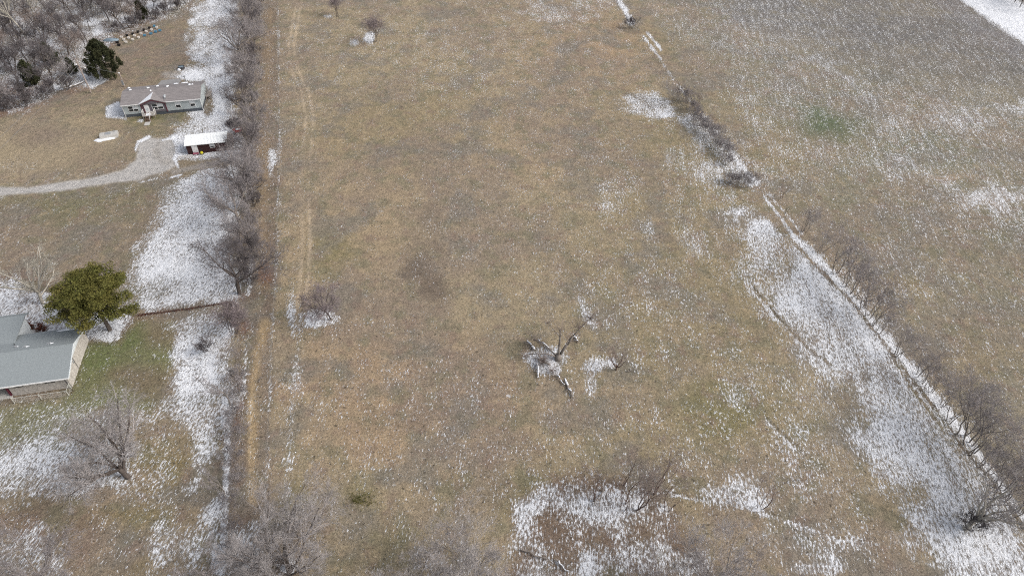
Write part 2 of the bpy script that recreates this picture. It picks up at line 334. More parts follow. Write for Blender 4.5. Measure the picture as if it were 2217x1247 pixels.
# house surroundings
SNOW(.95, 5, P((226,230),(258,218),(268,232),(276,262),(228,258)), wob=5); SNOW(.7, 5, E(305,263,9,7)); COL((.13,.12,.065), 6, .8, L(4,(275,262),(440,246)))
KEEP = [P((1500,-50),(2300,-50),(2300,260),(1900,180),(1650,90)), P((165,740),(300,690),(385,690),(375,800),(330,900),(200,880),(140,880)), E(60,910,110,40), E(1790,275,90,40), E(905,575,34,40), E(940,630,36,46), E(930,500,30,60), E(780,1075,40,30), E(1300,1140,170,90), L(4,(650,20),(635,100),(665,220),(668,260),(662,320),(658,430),(660,520),(655,620)), L(14,(575,700),(555,800),(547,950),(548,1080)), E(2140,432,60,16), E(90,320,160,60), L(8,(585,20),(575,300),(570,450),(572,620))]
PAVE = [P((-60,407),(60,405),(180,388),(270,366),(292,345),(296,310),(316,298),(372,302),(383,330),(380,362),(300,392),(180,407),(60,421),(-60,427)), L(7,(375,372),(420,362),(470,352))]
COL((.38,.365,.35), 4, 1, P((-60,407),(60,405),(180,388),(270,366),(292,345),(296,310),(316,298),(372,302),(383,330),(380,362),(300,392),(180,407),(60,421),(-60,427)), wob=4)
COL((.28,.255,.23), 4, .9, L(7,(375,372),(420,362),(470,352)), wob=4); SNOW(-.6, 4, P((-60,409),(60,407),(180,390),(270,368),(294,345),(298,312),(318,300),(370,304),(380,330),(378,360),(300,390),(180,405),(60,419),(-60,425)), L(7,(375,372),(420,362),(470,352)), wob=3)
COL((.27,.245,.215), 6, .5, E(340,330,12,14), E(345,312,10,6), E(310,340,8,10), E(360,350,14,6)); SNOW(.95, 3, L(4,(293,326),(300,308),(322,298)), L(1.5,(346,320),(350,304),(372,300)), L(4,(382,330),(376,345),(386,362)), L(2,(370,384),(392,378)), wob=2); SNOW(.5, 3, L(1.5,(300,396),(340,386)), wob=2)
COL((.30,.28,.26), 4, .85, P((347,168),(354,158),(402,154),(400,176))); 
# --- woods floor
WOOD = P((-300,-60),(430,-60),(418,8),(370,36),(290,66),(250,78),(245,110),(230,165),(210,185),(140,195),(90,225),(30,248),(-300,260))
COL((.12,.088,.075), 10, 1, WOOD); SNOW(.36, 12, WOOD)
COL((.24,.19,.13), 30, .7, E(80,10,130,16)); COL((.15,.07,.05), 12, .7, E(30,200,50,20), E(150,190,60,6), L(4,(0,245),(90,222),(150,200)))
SNOW(.85, 7, E(270,40,14,8), E(85,75,16,8), E(25,140,14,14), E(40,165,12,6), E(105,95,14,8), E(215,70,14,8), E(240,30,14,10), E(150,165,8,10), E(175,160,14,8), E(125,190,10,4), E(330,12,30,8), E(12,120,10,10), E(60,110,12,6), E(200,50,10,4))
SNOW(.9, 6, P((185,183),(200,172),(235,166),(243,172),(222,184),(200,192)), E(178,165,12,6)); SNOW(.25, 10, L(5,(250,75),(330,45),(400,20)))
COL((.115,.09,.07), 22, .8, E(905,575,22,26), E(925,615,24,26), E(950,640,20,30), E(890,598,14,8)); COL((.17,.135,.105), 26, .6, E(930,560,34,60), E(940,470,16,50), E(1000,810,60,24), E(880,900,80,24), E(1110,960,70,26))
COL((.085,.115,.062), 18, .9, E(1785,275,58,24), E(1770,245,30,14)); SNOW(.05, 18, E(1785,280,50,20))
snow = np.where(snow > .4, .4 + (snow - .4) * .8, snow)
# height: small real relief, furrows and gullies
dist = np.hypot(X, Y)
Z = (vn(.05, 3) * .25 + vn(.3, 5) * .08 + vn(1.1, 8) * .07)
Z *= (dist < 400)
reg = sm(poly_d(list(RF[1])), 20); bank = sm(line_d([(1560,420),(1700,560),(1850,740),(2000,980),(2150,1200)]) - 150, 40)
reg = np.clip(np.maximum(reg, bank), 0, 1)
fl = (V < -400) | behind
snow = np.where(dist > 320, .1, snow); 
verts = np.stack([X, Y, Z], 1)
idx = np.arange(nx * ny).reshape(ny, nx)
quads = np.stack([idx[:-1, :-1], idx[:-1, 1:], idx[1:, 1:], idx[1:, :-1]], -1).reshape(-1, 4)
me = bpy.data.meshes.new('ground'); me.vertices.add(len(verts)); me.vertices.foreach_set('co', verts.ravel())
me.loops.add(quads.size); me.loops.foreach_set('vertex_index', quads.ravel())
me.polygons.add(len(quads)); me.polygons.foreach_set('loop_start', np.arange(0, quads.size, 4)); me.polygons.foreach_set('loop_total', np.full(len(quads), 4))
me.polygons.foreach_set('use_smooth', np.ones(len(quads), bool)); me.update()
a = me.attributes.new('snow', 'FLOAT', 'POINT'); a.data.foreach_set('value', snow.astype('f4'))
pave = np.zeros(len(U))
for sh in PAVE: pave = np.maximum(pave, w_of(sh, 3, 3))
for sh in KEEP: pave = np.maximum(pave, .75 * w_of(sh, 16, 14))
a = me.attributes.new('pave', 'FLOAT', 'POINT'); a.data.foreach_set('value', pave.astype('f4'))
a = me.attributes.new('reg', 'FLOAT', 'POINT'); a.data.foreach_set('value', reg.astype('f4'))
c4 = np.ones((len(U), 4), 'f4'); c4[:, :3] = col
a = me.attributes.new('soil_colour', 'FLOAT_COLOR', 'POINT'); a.data.foreach_set('color', c4.ravel())
ground = link(bpy.data.objects.new('ground', me)); tag(ground, kind='structure')

def ground_mat():
    m = bpy.data.materials.new('ground'); m.use_nodes = True; N = m.node_tree.nodes; K = m.node_tree.links
    b = N['Principled BSDF']; b.inputs['Roughness'].default_value = .95; b.inputs['Specular IOR Level'].default_value = .15
    def attr(n): x = N.new('ShaderNodeAttribute'); x.attribute_name = n; return x
    tc = N.new('ShaderNodeTexCoord').outputs['Object']
    def noise(scale, det, rot=0, st=(1, 1, 1), rough=.6, off=0):
        mp = N.new('ShaderNodeMapping'); mp.vector_type = 'TEXTURE'; mp.inputs['Rotation'].default_value = (0, 0, rot); mp.inputs['Scale'].default_value = st; mp.inputs['Location'].default_value = (off, off, 0)
        K.new(tc, mp.inputs[0]); n = N.new('ShaderNodeTexNoise'); n.noise_dimensions = '2D'
        n.inputs['Scale'].default_value = scale; n.inputs['Detail'].default_value = det; n.inputs['Roughness'].default_value = rough
        K.new(mp.outputs[0], n.inputs['Vector']); return n.outputs[0]
    def ma(op, a_, b_=None, c_=None, clamp=False):
        x = N.new('ShaderNodeMath'); x.operation = op; x.use_clamp = clamp
        for i, q in enumerate((a_, b_, c_)):
            if q is None: continue
            if isinstance(q, (int, float)): x.inputs[i].default_value = q
            else: K.new(q, x.inputs[i])
        return x.outputs[0]
    def mr(v, a0, a1, b0, b1, smooth=False):
        x = N.new('ShaderNodeMapRange'); x.interpolation_type = 'SMOOTHSTEP' if smooth else 'LINEAR'
        for i, q in enumerate((v, a0, a1, b0, b1)):
            if isinstance(q, (int, float)): x.inputs[i].default_value = q
            else: K.new(q, x.inputs[i])
        return x.outputs[0]
    def mixc(f, a_, b_, mode='MIX'):
        x = N.new('ShaderNodeMix'); x.data_type = 'RGBA'; x.blend_type = mode
        for s_, q in ((x.inputs[0], f), (x.inputs[6], a_), (x.inputs[7], b_)):
            if isinstance(q, (int, float)): s_.default_value = q
            elif isinstance(q, tuple): s_.default_value = (*q, 1)
            else: K.new(q, s_)
        return x.outputs[2]
    def mixf(f, a_, b_):
        x = N.new('ShaderNodeMix'); x.data_type = 'FLOAT'; K.new(f, x.inputs[0]); K.new(a_, x.inputs[2]); K.new(b_, x.inputs[3]); return x.outputs[0]
    reg = attr('reg').outputs['Fac']; sn = attr('snow').outputs['Fac']
    base = attr('soil_colour').outputs['Color']; grs = ma('SUBTRACT', 1.0, attr('pave').outputs['Fac'])
    RT = R(-8)     # furrows of the right field run nearly along y
    # broad colour drift
    n_big = noise(.045, 3); n_mid = noise(.22, 4, off=13); n_med = noise(.9, 4, off=5); n_f = noise(3.0, 5, rough=.85, off=3); n_g = noise(.5, 3, off=41)
    c = mixc(ma('MULTIPLY', mr(n_big, .45, .60, 0, .7), grs), base, (.215, .172, .135), 'MIX')
    c = mixc(ma('MULTIPLY', mr(n_mid, .5, .66, 0, .65), grs), c, (.165, .152, .10))
    c = mixc(ma('MULTIPLY', mr(n_g, .54, .72, 0, .4), grs), c, (.35, .27, .175)); c = mixc(ma('MULTIPLY', mr(noise(.09, 4, off=19), .52, .64, 0, .6), grs), c, (.165, .15, .13))
    c = mixc(ma('MULTIPLY', mr(noise(.33, 5, off=77), .55, .70, 0, .55), grs), c, (.20, .145, .115))
    k = mr(n_med, .3, .7, .88, 1.12); k2 = mr(n_f, .30, .70, .62, 1.38); kk = ma('MULTIPLY', k, k2)
    c = mixc(1.0, c, kk, 'MULTIPLY')
    c = mixc(mr(sn, .25, .75, 0, .75), c, mixc(1.0, (.15, .135, .125), k2, 'MULTIPLY'))   # wet ground between melting snow
    # dark clumps of dead weed
    vd = mr(noise(1.7, 3, off=91, rough=.5), .68, .74, 0, .75); c = mixc(vd, c, (.06, .05, .038))
    # snow mask: anisotropic fine noise, clustered
    sA = noise(2.4, 4, rot=R(-6), st=(.6, 1.6, 1), rough=.80, off=21); sB = noise(2.7, 4, rot=RT, st=(.6, 2.0, 1), rough=.82, off=51)
    cA = noise(.30, 4, rot=R(4), st=(.7, 1.5, 1), off=31); cB = noise(.5, 4, rot=RT, st=(.5, 3.0, 1), off=61)
    sf = mixf(reg, sA, sB); sc = mixf(reg, cA, cB)
    s_ = ma('ADD', ma('MULTIPLY', sf, .78), ma('MULTIPLY', sc, .22))
    thr = ma('SUBTRACT', .502, ma('MULTIPLY', ma('SUBTRACT', sn, .5), .235))
    thr = ma('ADD', thr, 0.0)
    d = ma('SUBTRACT', s_, thr)
    fac = mr(d, -.004, .026, 0, 1, True)
    thin = mr(d, -.085, 0.012, 0, .55)                       # frosting around the specks
    tot = ma('MAXIMUM', fac, ma('MULTIPLY', thin, mr(sn, .12, .55, 0, 1)))
    sv = mr(noise(6.0, 3, off=8), .3, .7, .80, 1.0)
    scol = mixc(1.0, (.80, .82, .86), sv, 'MULTIPLY')
    c = mixc(ma('MULTIPLY', tot, .95), c, scol)
    K.new(c, b.inputs['Base Color'])
    hgt = ma('ADD', ma('MULTIPLY', n_f, .16), ma('ADD', ma('MULTIPLY', n_med, .22), ma('MULTIPLY', fac, .05)))
    bu = N.new('ShaderNodeBump'); bu.inputs['Strength'].default_value = .8; bu.inputs['Distance'].default_value = 1.0
    K.new(hgt, bu.inputs['Height']); K.new(bu.outputs[0], b.inputs['Normal'])
    return m
me.materials.append(ground_mat())

# ------------------------------------------------------------------ trees
def tubes(segs, n):
    """segs: list of (p,q,r0,r1) -> verts, quads (numpy)"""
    A = np.array([s[0] for s in segs], float); B = np.array([s[1] for s in segs], float)
    r0 = np.array([s[2] for s in segs]); r1 = np.array([s[3] for s in segs])
    D = B - A; D /= np.linalg.norm(D, axis=1)[:, None] + 1e-9
    ref = np.where(np.abs(D[:, 2:3]) > .9, np.array([[1., 0, 0]]), np.array([[0, 0, 1.]]))
    P_ = np.cross(D, ref); P_ /= np.linalg.norm(P_, axis=1)[:, None] + 1e-9; Q_ = np.cross(D, P_)
    vs = np.zeros((len(segs), 2 * n, 3))
    for k in range(n):
        t = 2 * math.pi * k / n; o = P_ * math.cos(t) + Q_ * math.sin(t)
        vs[:, k] = A + o * r0[:, None]; vs[:, k + n] = B + o * r1[:, None]
    base = (np.arange(len(segs)) * 2 * n)[:, None]
    fs = np.concatenate([base + np.array([[k, (k + 1) % n, (k + 1) % n + n, k + n]]) for k in range(n)], 0)
    return vs.reshape(-1, 3), fs
def np_mesh(name, parts, material):
    V_ = []; F_ = []; off = 0
    for v, f in parts:
        V_.append(v); F_.append(f + off); off += len(v)
    v = np.concatenate(V_); f = np.concatenate(F_); k = f.shape[1]
    me = bpy.data.meshes.new(name); me.vertices.add(len(v)); me.vertices.foreach_set('co', v.astype('f4').ravel())
    me.loops.add(f.size); me.loops.foreach_set('vertex_index', f.astype('i4').ravel())
    me.polygons.add(len(f)); me.polygons.foreach_set('loop_start', np.arange(0, f.size, k).astype('i4')); me.polygons.foreach_set('loop_total', np.full(len(f), k, 'i4'))
    me.update(calc_edges=True); me.materials.append(material); return me

class Tree:
    def __init__(s, seed, H=10, stems=1, trunk=.28, lean=.04, counts=(7, 7, 6, 5), spread=(.75, .75, .8, .8), ratio=(.8, .66, .62, .85), up=(.2, .10, .06, .04), r=.17, tw=.015, wander=.16, stem_spread=.25, tmin=.25):
        s.rg = random.Random(seed); s.T = []; s.C = []; s.k = (counts, spread, ratio, up); s.tw = tw; s.w = wander; s.tmin = tmin
        for i in range(stems):
            a = s.rg.uniform(0, 6.28); t = stem_spread * s.rg.uniform(.3, 1) if stems > 1 else lean
            d = Vector((math.cos(a) * t, math.sin(a) * t, 1)).normalized()
            p = Vector((math.cos(a) * .35, math.sin(a) * .35, -.15)) if stems > 1 else Vector((0, 0, -.15))
            s.grow(0, p, d, H * trunk * s.rg.uniform(.85, 1.15), r * s.rg.uniform(.7, 1) / (stems ** .35), H)
    def grow(s, lv, p, d, Ln, r, H):
        rg = s.rg; counts, spread, ratio, up = s.k; nseg = (3, 4, 4, 3, 2)[min(lv, 4)]
        rend = max(r * (.8 if lv == 0 else .3), s.tw * .6); pts = [p]; rad = [r]; dirs = [d]
        for i in range(nseg):
            d = (d + Vector((rg.gauss(0, s.w), rg.gauss(0, s.w), rg.gauss(0, s.w * .6) + up[min(lv, 3)]))).normalized()
            p = p + d * (Ln / nseg); pts.append(p); rad.append(r + (rend - r) * (i + 1) / nseg); dirs.append(d)
        dst = s.T if lv <= 1 else s.C
        for i in range(nseg): dst.append((tuple(pts[i]), tuple(pts[i + 1]), rad[i], rad[i + 1]))
        if lv >= len(counts): return
        n = counts[lv]
        for j in range(n):
            if lv == 0: t = 1 if j < n * .6 else rg.uniform(.55, 1)
            else: t = s.tmin + (1 - s.tmin) * (j + rg.random()) / n
            x = t * nseg; i = min(int(x), nseg - 1); f = x - i
            q = pts[i].lerp(pts[i + 1], f); dd = dirs[i + 1]
            a = dd.orthogonal().normalized(); a.rotate(Matrix.Rotation(rg.uniform(0, 6.283), 3, dd))
            if lv == 0:
                a2 = 6.283 * (j + rg.random() * .7) / n; a = Vector((math.cos(a2), math.sin(a2), 0))
            sp = spread[lv] * rg.uniform(.6, 1.3)
            nd = (dd * math.cos(sp) + a * math.sin(sp)).normalized()
            L0 = H * .62 if lv == 0 else Ln
            nl = L0 * ratio[lv] * rg.uniform(.65, 1.15) * (1 if lv == 0 else (1.15 - .6 * t))
            rr = max((rad[i] * .68 if lv == 0 else rad[i] * .58) * rg.uniform(.7, 1), s.tw * (1.6 if lv < 2 else 1))
            s.grow(lv + 1, q, nd, nl, rr, H)
    def meshes(s, bark, twig):
        tm = np_mesh('trunk', [tubes(s.T, 6)], bark); cm = np_mesh('crown', [tubes(s.C, 3)], twig); return tm, cm

PROTO = {}
def proto(key, bark, twig, **kw):
    PROTO[key] = Tree(**kw).meshes(M[bark], M[twig])
for i in range(4): proto('round%d' % i, 'bark', 'twig', tw=0.01, seed=10 + i, H=10, counts=(8, 9, 8, 6), spread=(.95, .75, .8, .8), r=.26, wander=.2)
for i in range(3): proto('dark%d' % i, 'bark_dark', 'twig_dark', tw=0.01, seed=30 + i, H=10, counts=(7, 9, 7, 6), spread=(.9, .7, .8, .8), r=.28, wander=.2)
for i in range(4): proto('row%d' % i, 'bark', 'twig', seed=50 + i, H=9, stems=3, trunk=.3, counts=(3, 6, 6, 5), spread=(.6, .75, .8, .85), r=.12, tw=0.007, up=(.2,.15,.1,.05))
for i in range(4): proto('wood%d' % i, 'bark_dark', 'twig_dark', seed=70 + i, H=11, trunk=.45, counts=(8, 8, 6, 5), spread=(.6, .7, .8, .8), ratio=(.6, .6, .6, .85), r=.17, tw=0.012)
proto('wood_brown', 'bark', 'twig_brown', seed=78, H=10, trunk=.35, counts=(8, 8, 6, 5), r=.15, tw=0.012)
for i in range(3): proto('shrub%d' % i, 'bark_dark', 'twig_dark', seed=90 + i, H=3.2, stems=9, trunk=.3, counts=(3, 5, 4, 3), spread=(.4, .5, .6, .7), r=.06, tw=.012, stem_spread=.9)
for i in range(3): proto('brush%d' % i, 'bark', 'twig', seed=190 + i, H=3.4, stems=10, trunk=.3, counts=(3, 5, 5, 4), spread=(.5, .6, .7, .8), r=.05, tw=.008, stem_spread=1.0)
proto('shrub_purple', 'bark_dark', 'twig_purple', seed=97, H=5, stems=9, trunk=.3, counts=(3, 6, 6, 4), spread=(.4, .6, .6, .7), r=.07, tw=0.009, stem_spread=.5)
for i in range(2): proto('sapling%d' % i, 'bark_red', 'twig_brown', seed=100 + i, H=8, stems=3, trunk=.35, counts=(2, 5, 6, 4), spread=(.3, .5, .6, .7), r=.09, tw=.006, stem_spread=.35)
proto('fieldround', 'bark_dark', 'twig_purple', seed=112, H=9.5, stems=1, trunk=.3, lean=.05, wander=.2, counts=(13, 10, 9, 7), spread=(.9, .85, .85, .9), r=.16, tw=0.0055, stem_spread=.25, ratio=(.7, .62, .6, .9))
proto('fieldround2', 'bark_dark', 'twig_purple', seed=114, H=8, stems=4, trunk=.3, counts=(4, 8, 7, 6), spread=(.5, .7, .8, .9), r=.12, tw=0.007, stem_spread=.2)
proto('oak', 'bark_dark', 'twig_light', seed=123, wander=.26, H=13, trunk=.16, lean=.25, counts=(10, 11, 9, 8), spread=(1.0, .75, .8, .8), ratio=(.9, .55, .52, .8), up=(.25, .13, .08, .05), r=.38, tw=0.0095)
proto('willow', 'bark_dark', 'twig_light', seed=127, wander=.24, H=12, stems=3, trunk=.14, counts=(7, 10, 9, 8), spread=(1.1, .8, .8, .8), ratio=(.95, .55, .52, .8), up=(.25, .15, .08, .05), r=.36, tw=0.0085, stem_spread=.5)
proto('foreground', 'bark', 'twig_light', seed=131, H=13, trunk=.25, counts=(9, 9, 9, 8), spread=(.85, .75, .8, .8), r=.25, tw=0.0115)
proto('pale', 'bark_pale', 'twig_pale', seed=141, H=14, trunk=.2, lean=.45, counts=(9, 8, 6, 5), spread=(1.0, .65, .7, .8), ratio=(.85, .45, .45, .6), r=.3, tw=.014)
proto('palewood', 'bark_pale', 'twig_pale', seed=143, H=16, trunk=.4, counts=(6, 7, 5, 4), spread=(.55, .6, .7, .8), ratio=(.75, .45, .5, .6), r=.24, tw=.014)
proto('sycamore', 'bark_pale', 'twig_light', seed=153, H=12.5, stems=1, trunk=.2, lean=.1, counts=(6, 8, 7, 6), spread=(.55, .7, .8, .8), ratio=(.8, .55, .5, .6), wander=.22, r=.42, tw=.014)
proto('bare', 'bark_red', 'twig_brown', seed=161, H=6, trunk=.18, lean=.3, counts=(5, 6, 6, 5), spread=(.85, .7, .7, .8), ratio=(.85, .5, .5, .6), r=.16, tw=.010)
proto('thin', 'bark', 'twig', seed=171, H=8, trunk=.35, lean=.35, counts=(5, 6, 6, 5), spread=(.8, .7, .7, .8), ratio=(.75, .6, .55, .7), r=.1, tw=.012)

USED = set()
def tree(key, u, v, sc, rz, label, cat='tree', group=None, name='bare_tree', sx=1.0, xy=None):
    p = G(u, v) if xy is None else (xy[0], xy[1], 0)
    t = thing(name, label, cat, (p[0], p[1], 0), rz, group); t.scale = (sc * sx, sc * sx, sc)
    tm, cm = PROTO[key]
    link(bpy.data.objects.new('trunk', tm), t); link(bpy.data.objects.new('crown', cm), t); return t
ORD = ['first','second','third','fourth','fifth','sixth','seventh','eighth','ninth','tenth','eleventh','twelfth','thirteenth','fourteenth','fifteenth','sixteenth','seventeenth','eighteenth','nineteenth','twentieth','twenty-first','twenty-second','twenty-third','twenty-fourth','twenty-fifth','twenty-sixth','twenty-seventh','twenty-eighth','twenty-ninth','thirtieth']
rg = random.Random(5)
def crown_tree(key, u, v, h, sc, rz, label, **kw):
    p = G(u, v, h); return tree(key, 0, 0, sc, rz, label, xy=(p[0], p[1]), **kw)
# hedgerow (far to near)
hr = [(554,4,1.2),(540,30,1.1),(550,58,1.2),(538,84,1.3),(550,108,1.0),(532,136,1.35),(548,162,1.1),(538,190,1.2),(546,220,1.1),(530,250,1.1),(552,284,.95),(548,318,.85),(540,354,1.15),(540,392,1.0),(526,424,1.3),(542,462,1.1),(522,500,1.35),(544,540,.9),(530,580,1.1)]
for i, (u, v, s) in enumerate(hr):
    tree(('round%d' % (i % 4)) if i % 3 else 'dark%d' % (i // 3 % 3), u, v, s, rg.uniform(0, 6.28), 'bare grey tree in the hedgerow beside the track, %s from its far end' % ORD[i], group='bare trees of the long hedgerow')
for i, (u, v) in enumerate(((560,14),(558,44),(552,80),(556,120),(552,150),(550,190),(548,222),(550,250),(548,300),(546,335),(545,372),(546,410),(544,450),(548,490),(544,535),(540,580),(538,615))):
    tree('shrub%d' % (i % 3), u, v, rg.uniform(.9, 1.3), i, 'tangled dark underbrush along the foot of the hedgerow', 'shrub', name='bare_shrub', group='underbrush of the hedgerow')
tree('dark1', 519, 637, 1.45, 1.2, 'large dark-trunked bare tree leaning over the snow at the near end of the hedgerow', group='bare trees of the long hedgerow')
tree('shrub_purple', 508, 727, 1.3, .4, 'purple-twigged shrub on the fence line just below the leaf-covered fence', 'shrub', name='bare_shrub')
tree('shrub2', 456, 757, 1.0, .4, 'dark spiky low shrub standing alone in the snowy yard', 'shrub', name='bare_shrub')
tree('thin', 500, 878, 1.0, 2.6, 'thin bare tree leaning over the snow on the left fence line', name='bare_tree')
tree('row1', 520, 790, .6, 1.0, 'short grey thicket tree between snowy yard and sandy track', name='bare_tree')
tree('thin', 487, 1072, .8, 2.2, 'small dark bare tree on the fence line beside the big spreading tree', name='bare_tree')
tree('thin', 468, 1262, 1.15, 3.4, 'crooked bare tree at the bottom edge beside the left fence', name='bare_tree')
tree('oak', 282, 1034, 1.12, 2.6, 'large spreading bare tree with long low limbs on the snowy lawn', name='bare_tree')
tree('round2', 110, 1290, 1.15, .3, 'grey bare tree rising from the bottom left corner', name='bare_tree')
tree('willow', 632, 1240, 1.12, 2.0, 'wide grey multi-stemmed tree over the bottom end of the track', name='bare_tree')
crown_tree('foreground', 1010, 1235, 9, 1.0, 0, 'hazy grey tree crown at the bottom edge left of the thicket', name='bare_tree')
crown_tree('foreground', 885, 1255, 8, .9, 2, 'smaller hazy grey crown at the bottom edge nearest the wide multi-stemmed tree', name='bare_tree')
crown_tree('foreground', 1590, 1225, 9, 1.05, 3, 'hazy grey tree crown at the bottom edge right of the thicket', name='bare_tree')
crown_tree('round1', 1500, 1265, 8, 1.1, 1, 'grey bare crown at the bottom edge just below the thicket', name='bare_tree')
crown_tree('round3', 1120, 1270, 7, .8, 1, 'low grey crown at the bottom edge where the forked branch lies', name='bare_tree')
crown_tree('round0', 1720, 1265, 7, .8, 4, 'grey bare crown at the bottom edge, farthest right of the crowns', name='bare_tree')
for i, (u, v) in enumerate(((522, 700), (518, 830), (514, 905), (512, 950), (508, 1000), (506, 1090), (502, 1150), (498, 1200), (524, 860), (516, 1040))):
    tree('brush%d' % (i % 3), u, v, rg.uniform(.7, 1.0), i * 2, 'thin grey brush on the fence line left of the sandy track', 'shrub', name='bare_shrub', group='thin brush along the left fence line')
tree('thin', 1607, 1270, .9, .4, 'slim dark bare trunk among the bottom edge crowns right of the thicket', name='bare_tree')
# field trees
tree('fieldround', 716, 690, 1.0, .5, 'round-crowned purplish bare tree standing alone by a snow patch', name='bare_tree')
tree('fieldround2', 812, 92, 1.0, .5, 'small bare tree with a bright snow patch, alone in the upper field', name='bare_tree')
tree('fieldround2', 731, 37, .95, 2.5, 'small bare tree cut by the top edge of the photo in the field', name='bare_tree')
tree('bare', 1334, 800, 1.05, .2, 'small crooked reddish tree right of the snapped trunks', name='bare_tree')
# thicket stems
for (u, v, s, k, l) in ((1284,1090,.8,0,'reddish slim sapling at the left side of the snowy thicket'), (1352,1098,1.15,1,'tall slim sapling in the middle of the snowy thicket'), (1379,1096,1.3,0,'tallest reddish sapling in the snowy thicket'), (1395,1068,1.0,1,'slim sapling at the back of the snowy thicket'), (1408,1070,1.15,0,'leaning sapling at the back right of the snowy thicket'), (1443,1103,.95,1,'slim sapling on the right edge of the snowy thicket by a snow spot'), (1345,1050,.8,0,'short sapling at the back of the thicket behind the tallest'), (1646,1099,1.0,1,'lone fan-shaped sapling where the dark gully starts')):
    tree('sapling%d' % k, u, v, s, u * .7, l, name='sapling')
# right fence row
rr = [(1738,503,.72,0),(1775,547,.6,1),(1805,592,1.0,2),(1827,618,.95,3),(1843,638,.9,0),(1864,668,.95,1),(1877,686,.9,2),(1891,704,.85,3),(1905,724,.6,0),(1938,768,.75,1),(1985,812,.7,2),(1996,826,.65,3),(2012,848,.55,0),(2036,878,.6,1),(2051,914,.8,2),(2078,940,1.15,3),(2093,962,1.25,0),(2101,982,.9,1),(2122,1008,.8,1),(2134,1026,.7,2),(2160,1062,1.1,2),(2172,1080,.9,3),(2196,1112,1.0,0),(2214,1140,.8,1)]
for i, (u, v, s, k) in enumerate(rr):
    tree('row%d' % k, u + 3, v, s * 1.12, rg.uniform(0, 6.28), 'bare multi-stemmed tree just outside the right fence, %s from the far end' % ORD[i], group='bare trees along the right fence')
tree('sycamore', 2086, 1146, 1.0, .9, 'thick mossy-trunked bare tree on the snow bank by the right fence', name='bare_tree')
tree('shrub1', 2098, 1142, 1.1, .9, 'dark brush around the foot of the mossy-trunked tree', 'shrub', name='bare_shrub')
tree('row2', 1453, 226, .7, .9, 'dark bare tree beside the bright snow patch on the upper fence line', name='bare_tree')
tree('sapling0', 1512, 252, .8, .9, 'thin bare sapling on the upper fence line right of the dark shrubs', name='sapling')
tree('brush0', 1479, 222, 1.3, 0, 'dark shrub beside the tree at the bright snow patch', 'shrub', name='bare_shrub')
for i, (u, v, s) in enumerate(((1494,240,1.0),(1505,260,1.1),(1516,276,1.1),(1530,288,1.0),(1546,302,1.2),(1556,320,1.0),(1567,338,1.2),(1574,356,.8),(1581,397,.8),(1602,400,.9),(1624,402,1.0))):
    tree('brush%d' % (i % 3), u, v, s, i, 'low dark shrub on the upper fence line, %s below the snow patch tree' % ORD[i], 'shrub', name='bare_shrub', group='low shrubs of the upper fence line')
tree('shrub1', 1366, 62, 1.2, 0, 'isolated dark shrub at the end of the snowy strip, top of the photo', 'shrub', name='bare_shrub')
# pale trees
tree('pale', 92, 655, 1.05, 2.9, 'pale-limbed bare tree with a reddish leaning trunk left of the pine', name='bare_tree')
for i, (u, v, s, l) in enumerate(((60,95,1.1,'white-barked tall tree standing in the far left wood, leftmost'), (88,75,1.0,'white-barked tall tree in the far left wood beside a snow gap'), (38,86,.9,'shorter white-barked tree at the left edge of the wood'))):
    tree('palewood', u, v, s, i * 2, l, name='bare_tree')
# the wood behind the house
pts = []; tries = 0
def inside(u, v, pts_):
    c = False
    for i in range(len(pts_)):
        x0, y0 = pts_[i]; x1, y1 = pts_[(i + 1) % len(pts_)]
        if (y0 > v) != (y1 > v) and u < (x1 - x0) * (v - y0) / (y1 - y0) + x0: c = not c
    return c
wp = [(-60,-90),(420,-90),(415,0),(360,34),(280,62),(235,70),(195,120),(180,150),(150,180),(90,216),(20,240),(-70,250)]
while len(pts) < 140 and tries < 20000:
    tries += 1; u = rg.uniform(-60, 420); v = rg.uniform(-90, 250)
    if not inside(u, v, wp): continue
    if v < 5 and u < 190 and rg.random() < .75: continue
    g = G(u, v)
    if all((g[0] - q[0]) ** 2 + (g[1] - q[1]) ** 2 > 3.6 ** 2 for q in pts):
        pts.append(g)
for i, g in enumerate(pts):
    k = ['wood0','wood1','wood2','wood3','round0','wood_brown','dark2'][i % 7]
    tree(k, 0, 0, rg.uniform(.6, 1.0), rg.uniform(0, 6.28), 'dark bare tree in the dense leafless wood behind the house', group='bare trees of the wood behind the house', xy=(g[0], g[1]))
for i, (u, v) in enumerate(((8,246),(30,240),(55,234),(75,226),(100,218),(122,208),(142,200),(20,225),(48,215),(260,72),(285,64),(310,56),(335,46),(360,36),(385,24),(405,12))):
    tree('shrub%d' % (i % 3), u, v - 4, rg.uniform(.9, 1.4), i, 'low brown brush along the edge of the wood', 'shrub', name='bare_shrub', group='brush at the edge of the wood')
for i, (u, v) in enumerate(((2196,6),(2208,16),(2214,2),(2186,-6),(2226,22),(2236,10),(2204,-16),(2226,-8))):
    tree('wood%d' % (i % 4), u, v, .9, i, 'dark bare tree in the wood beyond the snowy strip, top right corner', group='bare trees in the top right corner')
tree('sapling1', 1692, 430, .55, 0, 'single thin bare stem outside the right fence below the shrubs', name='sapling')
